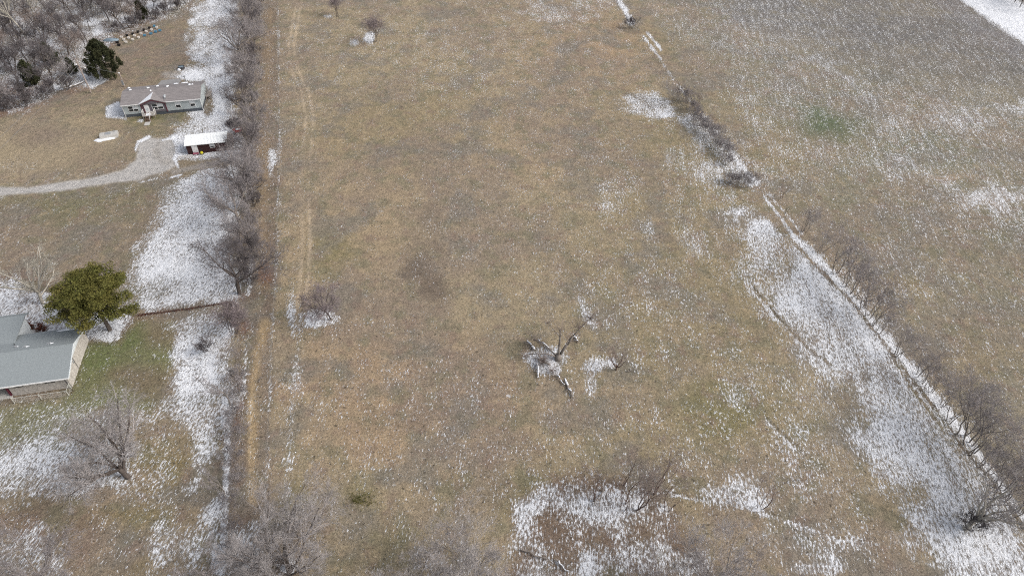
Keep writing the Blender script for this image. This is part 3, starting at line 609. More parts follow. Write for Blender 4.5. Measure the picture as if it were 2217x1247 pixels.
# snapped tree with split trunks (own shape)
def snapped():
    t = thing('snapped_tree', 'snapped tree with split upright trunks and fallen snowy limbs around it', 'tree', tuple(G(1208, 778)))
    m = MB()
    def ch(pts, r0, r1):
        for i in range(len(pts) - 1):
            a = .72 * (r0 + (r1 - r0) * i / (len(pts) - 1)); b = .72 * (r0 + (r1 - r0) * (i + 1) / (len(pts) - 1)); m.bar(pts[i], pts[i + 1], a, b, 8)
    m.bar((0, 0, -.2), (.05, .1, 1.0), .55, .36, 10); ch([(0,0,.7),(.1,.3,2.6),(.15,.4,4.4),(.1,.5,5.6)], .30, .12)
    ch([(.2,.1,.7),(1.3,.5,2.6),(2.1,1.0,3.9),(3.0,1.6,4.8)], .26, .10); ch([(.25,.3,.8),(1.5,1.2,2.8),(3.2,2.0,4.6),(4.6,2.6,6.0)], .18, .05)
    ch([(-.3,.2,.6),(-1.8,1.6,1.3),(-3.4,3.0,1.0)], .16, .06); ch([(-.4,0,.7),(-2.0,-.1,1.4),(-4.2,.3,.8),(-5,.2,.3)], .15, .05)
    ch([(.1,.45,4.2),(-.9,1.4,5.0),(-1.6,2.0,5.4)], .08, .03)
    m.build('trunk', M['bark'], t, True)
    segs = []; r_ = random.Random(3)
    for (o, n_, sp) in (((.1,.5,5.4), 60, 1.8), ((2.9,1.6,4.7), 80, 2.0), ((4.5,2.6,5.8), 80, 2.2), ((-3.3,2.9,1.0), 60, 1.8), ((-4.8,.2,.5), 30, 1.4), ((-1.6,2,5.4), 40, 1.4), ((-2.2,-.8,.4), 160, 1.6), ((-1,-2.5,.3), 70, 1.4)):
        for _ in range(n_):
            p = Vector(o); d = Vector((r_.gauss(0, 1), r_.gauss(0, 1), r_.gauss(.6, .8))).normalized()
            for k in range(3):
                q = p + d * sp * r_.uniform(.2, .45); segs.append((tuple(p), tuple(q), .014, .010)); p = q; d = (d + Vector((r_.gauss(0, .3), r_.gauss(0, .3), r_.gauss(0, .2)))).normalized()
    link(bpy.data.objects.new('crown', np_mesh('crown', [tubes(segs, 3)], M['twig_brown'])), t)
snapped()
def limb(u0, v0, u1, v1, r, label, snowy=True, seed=1, z=.18):
    a = Vector(G(u0, v0)); b = Vector(G(u1, v1)); c = (a + b) / 2; rg_ = random.Random(seed)
    t = thing('fallen_branch', label, 'branch', tuple(c)); a -= c; b -= c; n = 6; ps = []; d = (b - a); side = Vector((-d.y, d.x, 0)).normalized()
    for i in range(n + 1): ps.append(a.lerp(b, i / n) + side * rg_.gauss(0, .08) + Vector((0, 0, z + rg_.uniform(0, .12))))
    m = MB(); s_ = MB()
    for i in range(n):
        f0 = 1 - .5 * i / n; f1 = 1 - .5 * (i + 1) / n; m.bar(ps[i], ps[i + 1], r * f0, r * f1, 7)
        if rg_.random() < .2: continue
        s_.bar(ps[i] + Vector((0, 0, r * .55)), ps[i + 1] + Vector((0, 0, r * .55)), r * rg_.uniform(.6,.85) * f0, r * rg_.uniform(.6,.85) * f1, 7)
    for k in range(7):
        i = rg_.randrange(1, n + 1); q = ps[i] + side * rg_.choice((-1, 1)) * rg_.uniform(.4, 1.1) + d.normalized() * rg_.uniform(-.3, .8) + Vector((0, 0, rg_.uniform(0, .5))); m.bar(ps[i], q, r * .22, .01, 4)
    m.build('wood', M['bark'], t)
    if snowy: s_.build('snow', M['snow'], t, True)
limb(1158,758,1140,741,.24,'short snowy log upper left of the snapped tree',seed=2)
limb(1194,760,1165,737,.16,'snowy limb slanting up left from the snapped tree',seed=3)
limb(1163,788,1166,820,.17,'snowy limb pointing down from the left side of the snapped tree',seed=4)
limb(1224,823,1241,864,.2,'long snow-covered log lowest below the snapped tree',seed=5)
limb(1243,729,1251,743,.18,'small snowy log upper right of the snapped tree',seed=6)
limb(1205,815,1222,835,.12,'thin snowy limb between the snapped tree and the lowest log',seed=8)
limb(1358,806,1372,800,.08,'bare curved branch lying right of the small crooked tree',snowy=False,seed=7)
limb(1190,792,1160,778,.13,'dark limb in the snow at the foot of the snapped tree',snowy=False,seed=9)
limb(1130,1190,1185,1213,.12,'bare forked branch on the ground at the left of the thicket',snowy=False,seed=10)
limb(1205,1212,1230,1240,.14,'snowy branch on the ground below the left of the thicket',seed=11)
limb(1308,1060,1285,1095,.10,'arched pale branch among the left thicket saplings',snowy=False,seed=12)
limb(152,193,183,180,.18,'long snow-topped log at the wood edge left of the utility pole',seed=13,z=.3)
limb(505,870,508,905,.07,'thin pale branch on the ground beside the sandy track',snowy=False,seed=14)
limb(562,830,566,818,.07,'short pale stick lying on the sandy track',snowy=False,seed=15)
# evergreens
def leaf_cards(rg_, centres, n, size, rad, flat=1.0):
    vs = []; m = 0
    for c, cr in centres:
        for _ in range(int(n * cr / rad)):
            d = Vector((rg_.gauss(0, 1), rg_.gauss(0, 1), rg_.gauss(0, 1) * flat)).normalized() * cr * rg_.random() ** .45
            d.z *= flat; p = Vector(c) + d; a = Vector((rg_.gauss(0, 1), rg_.gauss(0, 1), rg_.gauss(0, .8))).normalized(); b = a.orthogonal().normalized()
            b.rotate(Matrix.Rotation(rg_.uniform(0, 6.28), 3, a)); s = size * rg_.uniform(.6, 1.4)
            vs += [tuple(p + b * s * .5), tuple(p - b * s * .5), tuple(p + a * s + b * s * .1)]
    v = np.array(vs); return v, np.arange(len(v)).reshape(-1, 3)
def pine():
    t = thing('pine_tree', 'broad yellow-green pine beside the grey-roofed stone house', 'tree', tuple(G(238, 714)))
    r_ = random.Random(21); m = MB(); tops = []
    tr = [Vector(q) for q in ((0,0,-.2),(-.1,.1,1.7),(-.2,.1,3.4),(-.35,.0,5.2),(-.4,-.1,6.9),(-.4,-.1,8.2))]
    rr_ = (.36,.30,.26,.20,.13,.06)
    for i in range(5): m.bar(tr[i], tr[i + 1], rr_[i], rr_[i + 1], 9)
    for k in range(34):
        f = .34 + .66 * (k / 33) ** .9; x = f * 5; i = min(int(x), 4); p = tr[i].lerp(tr[i + 1], x - i); a = k * 2.4 + r_.uniform(-.3, .3)
        L_ = 6.5 * math.sqrt(max(.08, 1 - (max(f - .36, 0) / .68) ** 2)) * r_.uniform(.8, 1.03)
        if math.cos(a) < 0: L_ *= .92
        d = Vector((math.cos(a), math.sin(a), .05 + .45 * f)).normalized(); q = p; n_ = 5; r0 = .10 * (1.3 - f)
        for j in range(n_):
            q2 = q + d * L_ / n_; m.bar(q, q2, r0 * (1 - j / n_) + .02, r0 * (1 - (j + 1) / n_) + .015, 5)
            d = (d + Vector((r_.gauss(0, .15), r_.gauss(0, .15), .05))).normalized(); q = q2
            if j >= 1:
                for _ in range(4):
                    e = q + Vector((r_.gauss(0, .75), r_.gauss(0, .75), r_.uniform(0, .6))); m.bar(q, e, .025, .015, 3); tops.append((tuple(e), r_.uniform(.6, 1.05)))
    m.build('trunk', M['bark_dark'], t)
    v, f = leaf_cards(r_, tops, 85, .19, .65, .5)
    link(bpy.data.objects.new('crown', np_mesh('crown', [(v, f)], M['needles'])), t)
    t.scale = (.93, .93, 1.0)
pine()
def cedar(u, v, h, rad, label, seed, group=None):
    t = thing('cedar_tree', label, 'tree', tuple(G(u, v)), 0, group); r_ = random.Random(seed); m = MB()
    m.bar((0, 0, -.2), (.1, 0, h * .9), .22, .03, 8); tops = []
    for k in range(int(150 * rad * h / 30)):
        z = h * (.08 + .9 * r_.random() ** .9); f = z / h; R_ = rad * (1.05 - f ** 2.4) * (1 if f > .18 else .8) * r_.uniform(.5, 1.05); a = r_.uniform(0, 6.283)
        p = Vector((math.cos(a) * R_, math.sin(a) * R_, z)); tops.append((tuple(p), .55))
        if k % 3 == 0: m.bar((0, 0, max(z - R_ * .5, .3)), p, .04, .01, 4)
    m.build('trunk', M['bark_dark'], t)
    vv, ff = leaf_cards(r_, tops, 95, .24, .55, 1.2)
    link(bpy.data.objects.new('crown', np_mesh('crown', [(vv, ff)], M['needles_dark'])), t)
cedar(234, 168, 9.2, 4.2, 'large dense dark cedar behind the pale grey house', 31)
cedar(70, 182, 5.5, 2.2, 'dark evergreen inside the left wood near the field edge', 32)
cedar(160, 160, 4.0, 1.3, 'small dark evergreen just left of the utility pole', 33)
cedar(115, 140, 5.5, 1.8, 'dark green evergreen half hidden in the middle of the wood', 34)
cedar(310, 40, 5, 1.4, 'narrow evergreen in the wood behind the tubs', 35)
# low weeds in the field
def tuft(u, v, label):
    t = thing('weed_clump', label, 'plant', tuple(G(u, v))); r_ = random.Random(int(u)); segs = []
    for _ in range(120):
        p = Vector((r_.gauss(0, .8), r_.gauss(0, .6), 0)); q = p + Vector((r_.gauss(0, .25), r_.gauss(0, .25), r_.uniform(.2, .7))); segs.append((tuple(p), tuple(q), .03, .01))
    link(bpy.data.objects.new('stems', np_mesh('stems', [tubes(segs, 3)], M['needles'])), t)
tuft(782, 1082, 'green weed clump alone near the bottom of the field')

# ------------------------------------------------------------------ pale grey house
def window(parent, x, z, w, h, y=-.02, n=1):
    wd = w / n
    f = MB(); fr = .07
    f.box(x, y - .05, z, x + w, y + .02, z + fr); f.box(x, y - .05, z + h - fr, x + w, y + .02, z + h)
    for k in range(n + 1):
        xx = x + k * wd; f.box(xx - (fr if k == n else (fr * .6 if k else 0)), y - .052, z + fr, xx + (fr if k == 0 else (fr * .6 if k < n else 0)), y + .02, z + h - fr)
    f.box(x + fr, y - .045, z + h * .5 - .035, x + w - fr, y + .02, z + h * .5 + .035)
    wo = f.build('window', M['white_trim'], parent)
    for k in range(n):
        xa = x + k * wd + fr; xb = x + (k + 1) * wd - fr
        MB().box(xa, y - .012, z + fr, xb, y + .015, z + h * .5).build('pane', M['glass'], wo)
        MB().box(xa, y - .014, z + h * .5, xb, y + .015, z + h - fr).build('blind', M['blind'] if k or n == 1 else M['glass'], wo)
    return wo
FL = G(274, 255); FRt = G(440, 239.5); ANG = math.atan2(FRt[1] - FL[1], FRt[0] - FL[0]); HL = float(np.linalg.norm(FRt - FL))
def house1():
    t = thing('prefab_house', 'pale grey long house with burgundy-trimmed entry gable and brown-grey shingle roof', 'house', tuple(FL), ANG)
    Lh, D, ez, rz_ = HL, 8.4, 2.95, 4.05
    MB().prism([(0, .7), (D, .7), (D, ez), (D / 2, rz_), (0, ez)], 0, Lh).build('wall', M['siding'], t)
    MB().box(.04, .04, -.2, Lh - .04, D - .04, .70).build('skirting', M['skirt'], t)
    e = .32; sl_ = (rz_ - ez) / (D / 2)
    rf = MB().prism([(-e, ez - e * sl_ + .03), (D / 2, rz_ + .03), (D + e, ez - e * sl_ + .03), (D + e, ez - e * sl_ + .17), (D / 2, rz_ + .18), (-e, ez - e * sl_ + .17)], -.3, Lh + .25).build('roof', M['shingle'], t)
    # eave trim / gutter
    MB().box(-.3, -e - .06, ez - e * sl_ - .04, Lh + .25, -e - .005, ez - e * sl_ + .15).build('gutter', M['white_trim'], t)
    g = MB(); g.bar((Lh + .05, -.06, .1), (Lh + .05, -.06, 2.8), .05, n=6); g.bar((-.05, -.06, .1), (-.05, -.06, 2.8), .05, n=6); g.build('downspout', M['white_trim'], t)
    # entry bay
    x0, x1 = 3.75, 9.0
    MB().box(x0 + .18, -.05, .72, x1 - .18, .01, 2.82).build('entry_wall', M['dark_siding'], t)
    tr = MB(); tr.box(x0, -.10, .55, x0 + .2, -.002, 2.8); tr.box(x1 - .2, -.10, .55, x1, -.002, 2.8); tr.box(x0 + .45, -.12, .7, x0 + .62, -.055, 2.75); tr.box(x0+.62, -.12, 2.6, x0 + 1.7, -.055, 2.72); tr.build('trim', M['burgundy'], t)
    cx = (x0 + x1) / 2; ap = ez + .95; zb = ez - .18; hw = (x1 - x0) / 2 + .25
    MB().prism([(cx - hw + .25, zb), (cx + hw - .25, zb), (cx, ap - .1)], -.38, -.30, 'y').build('gable', M['dark_siding'], t)
    rk = MB()
    for s in (-1, 1): rk.prism([(cx + s * (hw - .02), zb - .02), (cx + s * (hw - .35), zb - .02), (cx, ap - .28), (cx, ap - .02)], -.46, -.385, 'y')
    rk.build('gable_trim', M['burgundy'], t)
    dr = MB()
    for s in (-1, 1):
        # slope triangle from front eave to where the ridge dies into the main roof
        yr = (ap - (ez + .12)) / sl_ ; th = .10
        A = (cx, -.5, ap + .0); B = (cx + s * (hw + .05), -.5, zb + .03); C = (cx, yr + .3, ap); Bd = (cx + s * (hw + .05), -.30, zb + .03)
        top = [A, B, Bd, C]; vs = [(a_, b_, c_ + th) for a_, b_, c_ in top] + top
        dr.add(vs, [(0, 1, 2, 3), (7, 6, 5, 4), (0, 4, 5, 1), (1, 5, 6, 2), (2, 6, 7, 3), (3, 7, 4, 0)])
    do = dr.build('dormer_roof', M['shingle'], t)
    s = -1; top = [(cx - .02, -.48, ap + .102), (cx - hw - .0, -.48, zb + .165), (cx - hw, -.33, zb + .165), (cx - .02, 2.9, ap + .102)]
    MB().add(top + [(a_, b_, c_ + .07) for a_, b_, c_ in top], [(4, 5, 6, 7), (0, 1, 5, 4), (1, 2, 6, 5), (2, 3, 7, 6), (3, 0, 4, 7)]).build('snow', M['snow'], do)
    # door
    dm = MB().box(x0 + .66, -.12, .74, x0 + 1.62, -.052, 2.58).build('door', M['white_trim'], t)
    MB().box(x0 + .86, -.135, 1.2, x0 + 1.42, -.122, 1.95).build('pane', M['blind'], dm)
    MB().box(x0 + 1.52, -.17, 1.55, x0 + 1.57, -.125, 1.66).build('handle', M['dark_metal'], dm)
    window(t, x0 + 2.25, 1.25, 2.35, 1.4, -.06, 2); window(t, 1.0, 1.2, 2.1, 1.35, -.01, 2)
    window(t, 10.9, 1.2, 1.1, 1.45, -.01); window(t, 14.0, 1.2, 1.1, 1.45, -.01)
    # vents and snow on the back slope
    def rz2(y): return rz_ + .18 - abs(y - D / 2) * sl_
    for (x, y) in ((1.0, 5.0), (4.6, 5.6), (6.3, 6.8), (8.8, 5.4), (13.6, 5.2)):
        MB().lathe([(0, .42), (.12, .4), (.12, 0)], 8, (x, y, rz2(y) - .05)).build('roof_vent', M['grey_metal'], t)
        MB().blob((x + .2, y + .1, rz2(y) + .0), (.34, .42, .12), int(x * 7)).build('snow', M['snow'], rf, True)
    for (x, y, a_) in ((12.2, 8.3, .8), (10.3, 8.2, .6), (.1, 8.0, .3), (5.8, 3.7, .2), (14.4, 5.4, .25)):
        MB().blob((x, y, rz2(y) - .02), (a_, .35, .12), int(x * 5)).build('snow', M['snow'], rf, True)
    dd = MB().lathe([(0, .0), (.2, .02), (.36, .1), (.38, .13), (.2, .05), (0, .03)], 14, (0, 0, 0)); di = dd.build('satellite_dish', M['white_metal'], t, True); di.location = (9.15, 1.0, 3.75); di.rotation_euler = (R(60), 0, R(-30))
    MB().bar((9.15, 1.1, 3.25), (9.15, 1.05, 3.8), .04).box(8.85, .5, 3.3, 9.2, .8, 3.42).build('dish_mount', M['grey_metal'], t)
    # rear porch roof
    ph = ez - e * sl_ - .05
    MB().add([(5.8,D-.3,ph+.18),(10.6,D-.3,ph+.18),(10.9,D+3.9,ph-.32),(6.3,D+3.9,ph-.32),(5.8,D-.3,ph+.06),(10.6,D-.3,ph+.06),(10.9,D+3.9,ph-.44),(6.3,D+3.9,ph-.44)],
             [(0,1,2,3),(7,6,5,4),(0,4,5,1),(1,5,6,2),(2,6,7,3),(3,7,4,0)]).build('porch_roof', M['shingle_flat'], t)
    for (x, y) in ((6.5, D + 3.6), (10.5, D + 3.6)): MB().box(x, y, 0, x + .12, y + .12, ph - .42).build('porch_post', M['wood_grey'], t)
    # flues behind
    MB().bar((11.4, D + .3, 2.2), (11.3, D + .3, 4.6), .09).bar((11.3, D + .3, 4.6), (11.3, D + .3, 4.75), .2, .12).build('flue', M['grey_metal'], t)
    MB().bar((12.5, D + .35, 2.2), (12.4, D + .35, 4.4), .11).bar((12.4, D + .35, 4.4), (12.4, D + .35, 4.62), .26, .26, 10).build('flue', M['grey_metal'], t)
    # side steps at the gable end (far right)
    st = MB()
    for y in (5.2, 6.6, 8.0): st.box(Lh + .15, y, 0, Lh + .25, y + .1, 1.75); st.box(Lh + 1.1, y, 0, Lh + 1.2, y + .1, 1.75)
    st.box(Lh + 1.1, 5.2, 1.65, Lh + 1.2, 8.1, 1.75); st.box(Lh + .15, 5.2, .7, Lh + 1.2, 8.1, .8); st.build('side_deck', M['wood_grey'], t)
    # front deck
    z = .74; dk = MB().box(x0 + .15, -1.75, z - .1, x0 + 2.75, -.14, z)
    for x in (x0 + .2, x0 + 2.6):
        for y in (-1.7, -.35): dk.box(x, y, -.1, x + .1, y + .1, z - .1)
    dk = dk.build('deck', M['wood_grey'], t)
    rl = MB()
    def rail(a_, b_):
        rl.bar((*a_, z + .95), (*b_, z + .95), .06, n=4); rl.bar((*a_, z + .25), (*b_, z + .25), .04, n=4); n_ = 8
        for k in range(n_ + 1):
            p = [a_[i] + (b_[i] - a_[i]) * k / n_ for i in (0, 1)]; rl.bar((*p, z), (*p, z + .95), .045 if k in (0, n_) else .022, n=4)
    rail((x0 + .2, -.2), (x0 + .2, -1.7)); rail((x0 + 2.7, -.2), (x0 + 2.7, -1.7)); rail((x0 + 1.95, -1.7), (x0 + 2.7, -1.7)); rail((x0 + .2, -1.7), (x0 + .7, -1.7))
    rl.bar((x0 + 1.9, -1.7, z + .9), (x0 + 1.9, -3.3, .95), .055, n=4); rl.bar((x0 + 1.9, -3.3, .95), (x0 + 1.9, -3.3, 0), .05, n=4); rl.build('railing', M['wood_white'], dk)
    sp = MB()
    for k in range(4):
        zz = z - .16 - k * .17; yy = -1.75 - .3 - k * .32; sp.box(x0 + .75, yy, zz - .05, x0 + 1.85, yy + .24, zz)
    for x in (x0 + .72, x0 + 1.83): sp.prism([(-1.75, z - .22), (-1.75, z - .05), (-3.1, .12), (-3.1, -.05)], x, x + .05)
    sp.build('steps', M['wood_brown'], dk)
    MB().box(x0 + .8, -1.6, z + .004, x0 + 1.8, -.6, z + .05).build('snow', M['snow'], dk)
    # paving at the foot
    tag(MB().box(0, 0, 0, 1.1, 1.5, .08).build('paving_slab', M['concrete']), 'pale concrete slab at the foot of the entry steps', 'slab')
    s_ = bpy.data.objects['paving_slab']; s_.rotation_euler = (0, 0, ANG); p = Matrix.Rotation(ANG, 3, 'Z') @ Vector((x0 + .75, -4.75, 0)); s_.location = Vector(FL) + p + Vector((0, 0, .02))
house1()

# shed
def shed():
    a = G(408, 334.7); b = G(488, 327.0); an = ANG
    t = thing('garden_shed', 'dark red shed with white ribbed metal roof beside the hedgerow', 'shed', tuple(a), an)
    W, D = 7.9, 3.9
    MB().prism([(0, -.1), (D, -.1), (D, 2.1), (D * .72, 2.75), (0, 2.15)], 0, W).build('wall', M['barn_red'], t)
    MB().prism([(-.3, 2.06), (D * .72, 2.78), (D + .25, 2.16), (D + .25, 2.24), (D * .72, 2.88), (-.3, 2.15)], -.2, W + .25).build('roof', M['white_metal'], t)
    MB().box(1.05, -.06, 0, 2.15, -.004, 2.05).build('door', M['white_trim'], t)
    window(t, 4.6, 1.0, 1.0, .85, -.005)
    # lean-to side: post and open bay
    MB().prism([(.1, -.1), (D - .1, -.1), (D - .1, 1.9), (D * .7, 2.3), (.1, 1.9)], W + .01, W + .9).build('side_store', M['wood_grey'], t)
    MB().box(W + .95, -.05, 0, W + 1.05, .05, 1.9).build('post', M['wood_white'], t)
    R_ = Matrix.Rotation(an, 3, 'Z'); A = Vector(a)
    def at(x, y, z=0): return tuple(A + R_ @ Vector((x, y, z)))
    for k, (x, y, w_) in enumerate(((-1.9, -.65, 3.6), (-2.1, -1.15, 3.2))):
        o = MB().box(0, 0, 0, w_, .2, .1).build('timber_plank', M['wood_white']); o.location = at(x, y, .02); o.rotation_euler = (0, 0, an)
        tag(o, ('upper' if k == 0 else 'lower') + ' of two long planks lying before the red shed', 'plank', 'planks by the shed')
    # yellow machine: a small cart/blower
    c = thing('yellow_blower', 'small yellow garden machine at the shed front right of the white door', 'machine', at(2.75, -.5), an)
    MB().lathe([(0, .62), (.2, .58), (.3, .42), (.28, .2), (.1, .12), (0, .12)], 12).build('body', M['yellow'], c, True)
    for s in (-1, 1): MB().bar((s * .3, 0, .16), (s * .36, 0, .16), .16, n=12).build('wheel', M['dark_metal'], c)
    MB().bar((-.12, .1, .5), (-.12, .5, .95), .025).bar((.12, .1, .5), (.12, .5, .95), .025).bar((-.12, .5, .95), (.12, .5, .95), .025).build('handle', M['dark_metal'], c)
    c = thing('toy_wagon', 'low pink-red wagon below the white shed door', 'wagon', at(1.6, -.45), an)
    MB().box(-.55, -.2, .18, .55, .2, .24).box(-.55, -.2, .24, .55, -.16, .4).box(-.55, .16, .24, .55, .2, .4).box(-.55, -.16, .24, -.51, .16, .4).box(.51, -.16, .24, .55, .16, .4).build('tray', M['purple_red'], c)
    for sx in (-.4, .4):
        for sy in (-.22, .22): MB().bar((sx, sy - .02, .11), (sx, sy + .02, .11), .11, n=10).build('wheel', M['dark_metal'], c)
shed()
# brush heap, tarp-red tractor behind the shed
def heap():
    p = G(508, 268); t = thing('brush_pile', 'round dark brush pile behind the shed under the hedgerow', 'brush pile', tuple(p)); segs = []; r_ = random.Random(4)
    for _ in range(900):
        a = r_.uniform(0, 6.28); q = Vector((math.cos(a), math.sin(a), 0)) * 1.7 * r_.random() ** .6; q.z = r_.uniform(0, 1.2) * (1 - (q.length / 1.9) ** 2)
        d = Vector((r_.gauss(0, 1), r_.gauss(0, 1), r_.gauss(0, .35))).normalized() * r_.uniform(.3, .8); segs.append((tuple(q - d), tuple(q + d), .025, .015))
    link(bpy.data.objects.new('sticks', np_mesh('sticks', [tubes(segs, 3)], M['twig_dark'])), t)
    c = thing('wheelbarrow', 'faded red wheelbarrow tipped beside the brush pile', 'wheelbarrow', tuple(G(516, 289)), .6)
    MB().add([(-.9,-.5,1.0),(.9,-.5,1.0),(.9,.5,1.0),(-.9,.5,1.0),(-.5,-.3,.4),(.6,-.3,.4),(.6,.3,.4),(-.5,.3,.4),(-.86,-.46,1.0),(.86,-.46,1.0),(.86,.46,1.0),(-.86,.46,1.0),(-.46,-.27,.45),(.56,-.27,.45),(.56,.27,.45),(-.46,.27,.45)],
             [(0,1,5,4),(1,2,6,5),(2,3,7,6),(3,0,4,7),(7,6,5,4),(9,8,12,13),(10,9,13,14),(11,10,14,15),(8,11,15,12),(12,15,14,13),(0,8,9,1),(1,9,10,2),(2,10,11,3),(3,11,8,0)]).build('tray', M['red'], c)
    MB().bar((-.75, -.04, .25), (-.75, .04, .25), .25, n=14).build('wheel', M['dark_metal'], c)
    MB().bar((-.75, -.1, .25), (1.5, -.4, .75), .03).bar((-.75, .1, .25), (1.5, .4, .75), .03).bar((.5, -.3, .42), (.6, -.3, 0), .03).bar((.5, .3, .42), (.6, .3, 0), .03).build('handles', M['wood_grey'], c)
    MB().blob((.1, 0, .9), (.6, .35, .2), 3).build('snow', M['snow'], c, True)
heap()
# utility pole, meter pole, power line
def pole():
    p = G(197, 201); t = thing('utility_pole', 'tall wooden utility pole with transformer at the wood edge', 'utility pole', tuple(p))
    MB().bar((0, 0, -.3), (-.15, 0, 8.3), .17, .12, 10).build('pole', M['pole_wood'], t)
    MB().bar((-.45, -.15, 6.2), (-.45, -.15, 7.0), .24, n=12).build('transformer', M['dark_metal'], t); MB().bar((-.45, -.15, 7.002), (-.45, -.15, 7.1), .26, .2, 12).build('transformer_lid', M['white_trim'], t)
    MB().bar((0, 0, 6.0), (1.1, -.1, 6.3), .04).build('lamp_arm', M['grey_metal'], t); MB().lathe([(0, .12), (.12, .08), (.2, -.05), (0, -.08)], 10, (1.2, -.1, 6.25)).build('lamp_head', M['white_trim'], t)
    MB().bar((-.35, 0, 7.9), (.1, 0, 7.9), .05).build('insulator', M['white_trim'], t)
    q = G(270, 188); m = thing('meter_pole', 'short wooden pole with grey meter box at the house back corner', 'pole', tuple(q))
    MB().bar((0, 0, -.2), (-.05, 0, 3.5), .15, .12, 8).build('pole', M['pole_wood'], m); MB().box(-.26, -.32, .5, .2, -.13, 1.6).build('meter_box', M['grey_metal'], m); MB().bar((-.2, -.1, 3.45), (.1, -.1, 3.5), .14).build('cap', M['white_trim'], m)
    top = Vector(p) + Vector((-.15, 0, 8.1)); e1 = Vector(G(-140, 420, 8.2))
    def wire(a_, b_, sag, label):
        mm = MB(); n_ = 14; pr = None
        for k in range(n_ + 1):
            f = k / n_; x = a_.lerp(b_, f); x.z -= sag * 4 * f * (1 - f)
            if pr is not None: mm.bar(pr, x, .022, n=4)
            pr = x
        tag(mm.build('power_line', M['wire']), label, 'power line')
    wire(top, e1, .8, 'overhead wire running down left from the utility pole top')
    wire(top - Vector((0, 0, 1.2)), e1 + Vector((.6, .6, -1.3)), .9, 'lower overhead wire running down left from the utility pole')
    wire(top - Vector((0, 0, .6)), Vector(q) + Vector((0, 0, 3.4)), .4, 'service wire from the utility pole to the meter pole')
pole()
# storm shelter slab
def shelter():
    t = thing('storm_shelter', 'low pale concrete storm shelter with snow, on the lawn before the house', 'shelter', tuple(G(237, 296)), ANG + .15)
    MB().prism([(-1.1, -.1), (1.1, -.1), (.8, .75), (-.9, .75)], -1.7, 1.8).build('body', M['concrete'], t)
    MB().box(-.6, -.5, .752, .5, .4, .84).build('hatch', M['grey_metal'], t); MB().bar((1.2, .4, .7), (1.2, .4, 1.05), .09).build('vent', M['grey_metal'], t)
    MB().blob((-1.9, -.9, 0), (1.0, .8, .25), 5).blob((-.4, -1.2, 0), (1.5, .4, .3), 6).build('snow', M['snow'], t, True)
shelter()
t = thing('stock_tub', 'dark round tub with a snow-topped stone, behind the grey house', 'tub', tuple(G(393.5, 150)))
MB().lathe([(0, .1), (.7, .1), (.72, .7), (.8, .72), (.8, .66), (.76, .0), (0, .0)], 20).build('shell', M['dark_metal'], t); MB().lathe([(0, .55), (.71, .55)], 20).build('water', M['tarp'], t)
o = tag(MB().blob((0, 0, 0), (.5, .42, .5), 8).build('stone_block', M['snow'], None, True), 'snow-topped stone at the left side of the dark round tub', 'stone'); o.location = tuple(G(388, 153))
o = tag(MB().blob((0, 0, 0), (2.0, .9, .55), 12, 14).build('tarp_heap', M['tarp'], None, True), 'blue-grey tarp heap beside the row of tubs at the wood edge', 'tarp'); o.location = tuple(G(241, 88))
# ------------------------------------------------------------------ tubs
def tub_proto(mt):
    m = MB()
    m.add([(-.3,-.3,0),(.3,-.3,0),(.3,.3,0),(-.3,.3,0),(-.37,-.37,.55),(.37,-.37,.55),(.37,.37,.55),(-.37,.37,.55),(-.31,-.31,.55),(.31,-.31,.55),(.31,.31,.55),(-.31,.31,.55),(-.28,-.28,.35),(.28,-.28,.35),(.28,.28,.35),(-.28,.28,.35)],
          [(0,1,5,4),(1,2,6,5),(2,3,7,6),(3,0,4,7),(3,2,1,0),(4,5,9,8),(5,6,10,9),(6,7,11,10),(7,4,8,11),(8,9,13,12),(9,10,14,13),(10,11,15,14),(11,8,12,15)])
    a_ = m.mesh('shell'); a_.materials.append(mt); b_ = MB().box(-.285, -.285, .30, .285, .285, .36).mesh('soil'); b_.materials.append(M['soil']); return a_, b_
TP = {k: tub_proto(M[k + '_tub']) for k in ('white', 'black', 'blue')}
def tub(col_, cx, cy, label, sx=1.0):
    u, v = 220 + cx / 14.673, 40 + cy / 14.673 + 1.5
    t = thing('plastic_tub', label, 'tub', tuple(G(u, v)), ANG, 'planting tubs in rows at the wood edge'); t.scale = (.78 * sx, .78, .8)
    for me_, n_ in zip(TP[col_], ('shell', 'soil')): link(bpy.data.objects.new(n_, me_), t)
for i, (x, y) in enumerate(((813,550),(993,495),(1162,433),(1345,370),(1525,305))): tub('black', x, y, 'black tub in the back row, %s from the left' % ORD[i])
for i, (x, y) in enumerate(((635,600),(870,625),(1052,555),(1262,490),(1430,425),(1597,370),(1762,300))): tub('white', x, y, 'white tub in the long middle row, %s from the left' % ORD[i])
for i, (x, y) in enumerate(((720,685),(785,760),(1000,680),(1188,615))): tub('white', x, y, 'white tub in the front row, %s from the left' % ORD[i])
for i, (x, y) in enumerate(((1375,545),(1575,490),(1725,430),(1860,390))): tub('blue', x, y, 'light blue tub in the front row, %s from the left' % ORD[i], 1.25)
tub('blue', 1680, 250, 'single light blue tub at the far right end of the back row')
for i, (x, y) in enumerate(((455,675),(505,765),(560,850))): tub('black', x, y, 'long black tray in the short column next to the cedar, %s from the back' % ORD[i], 1.4)

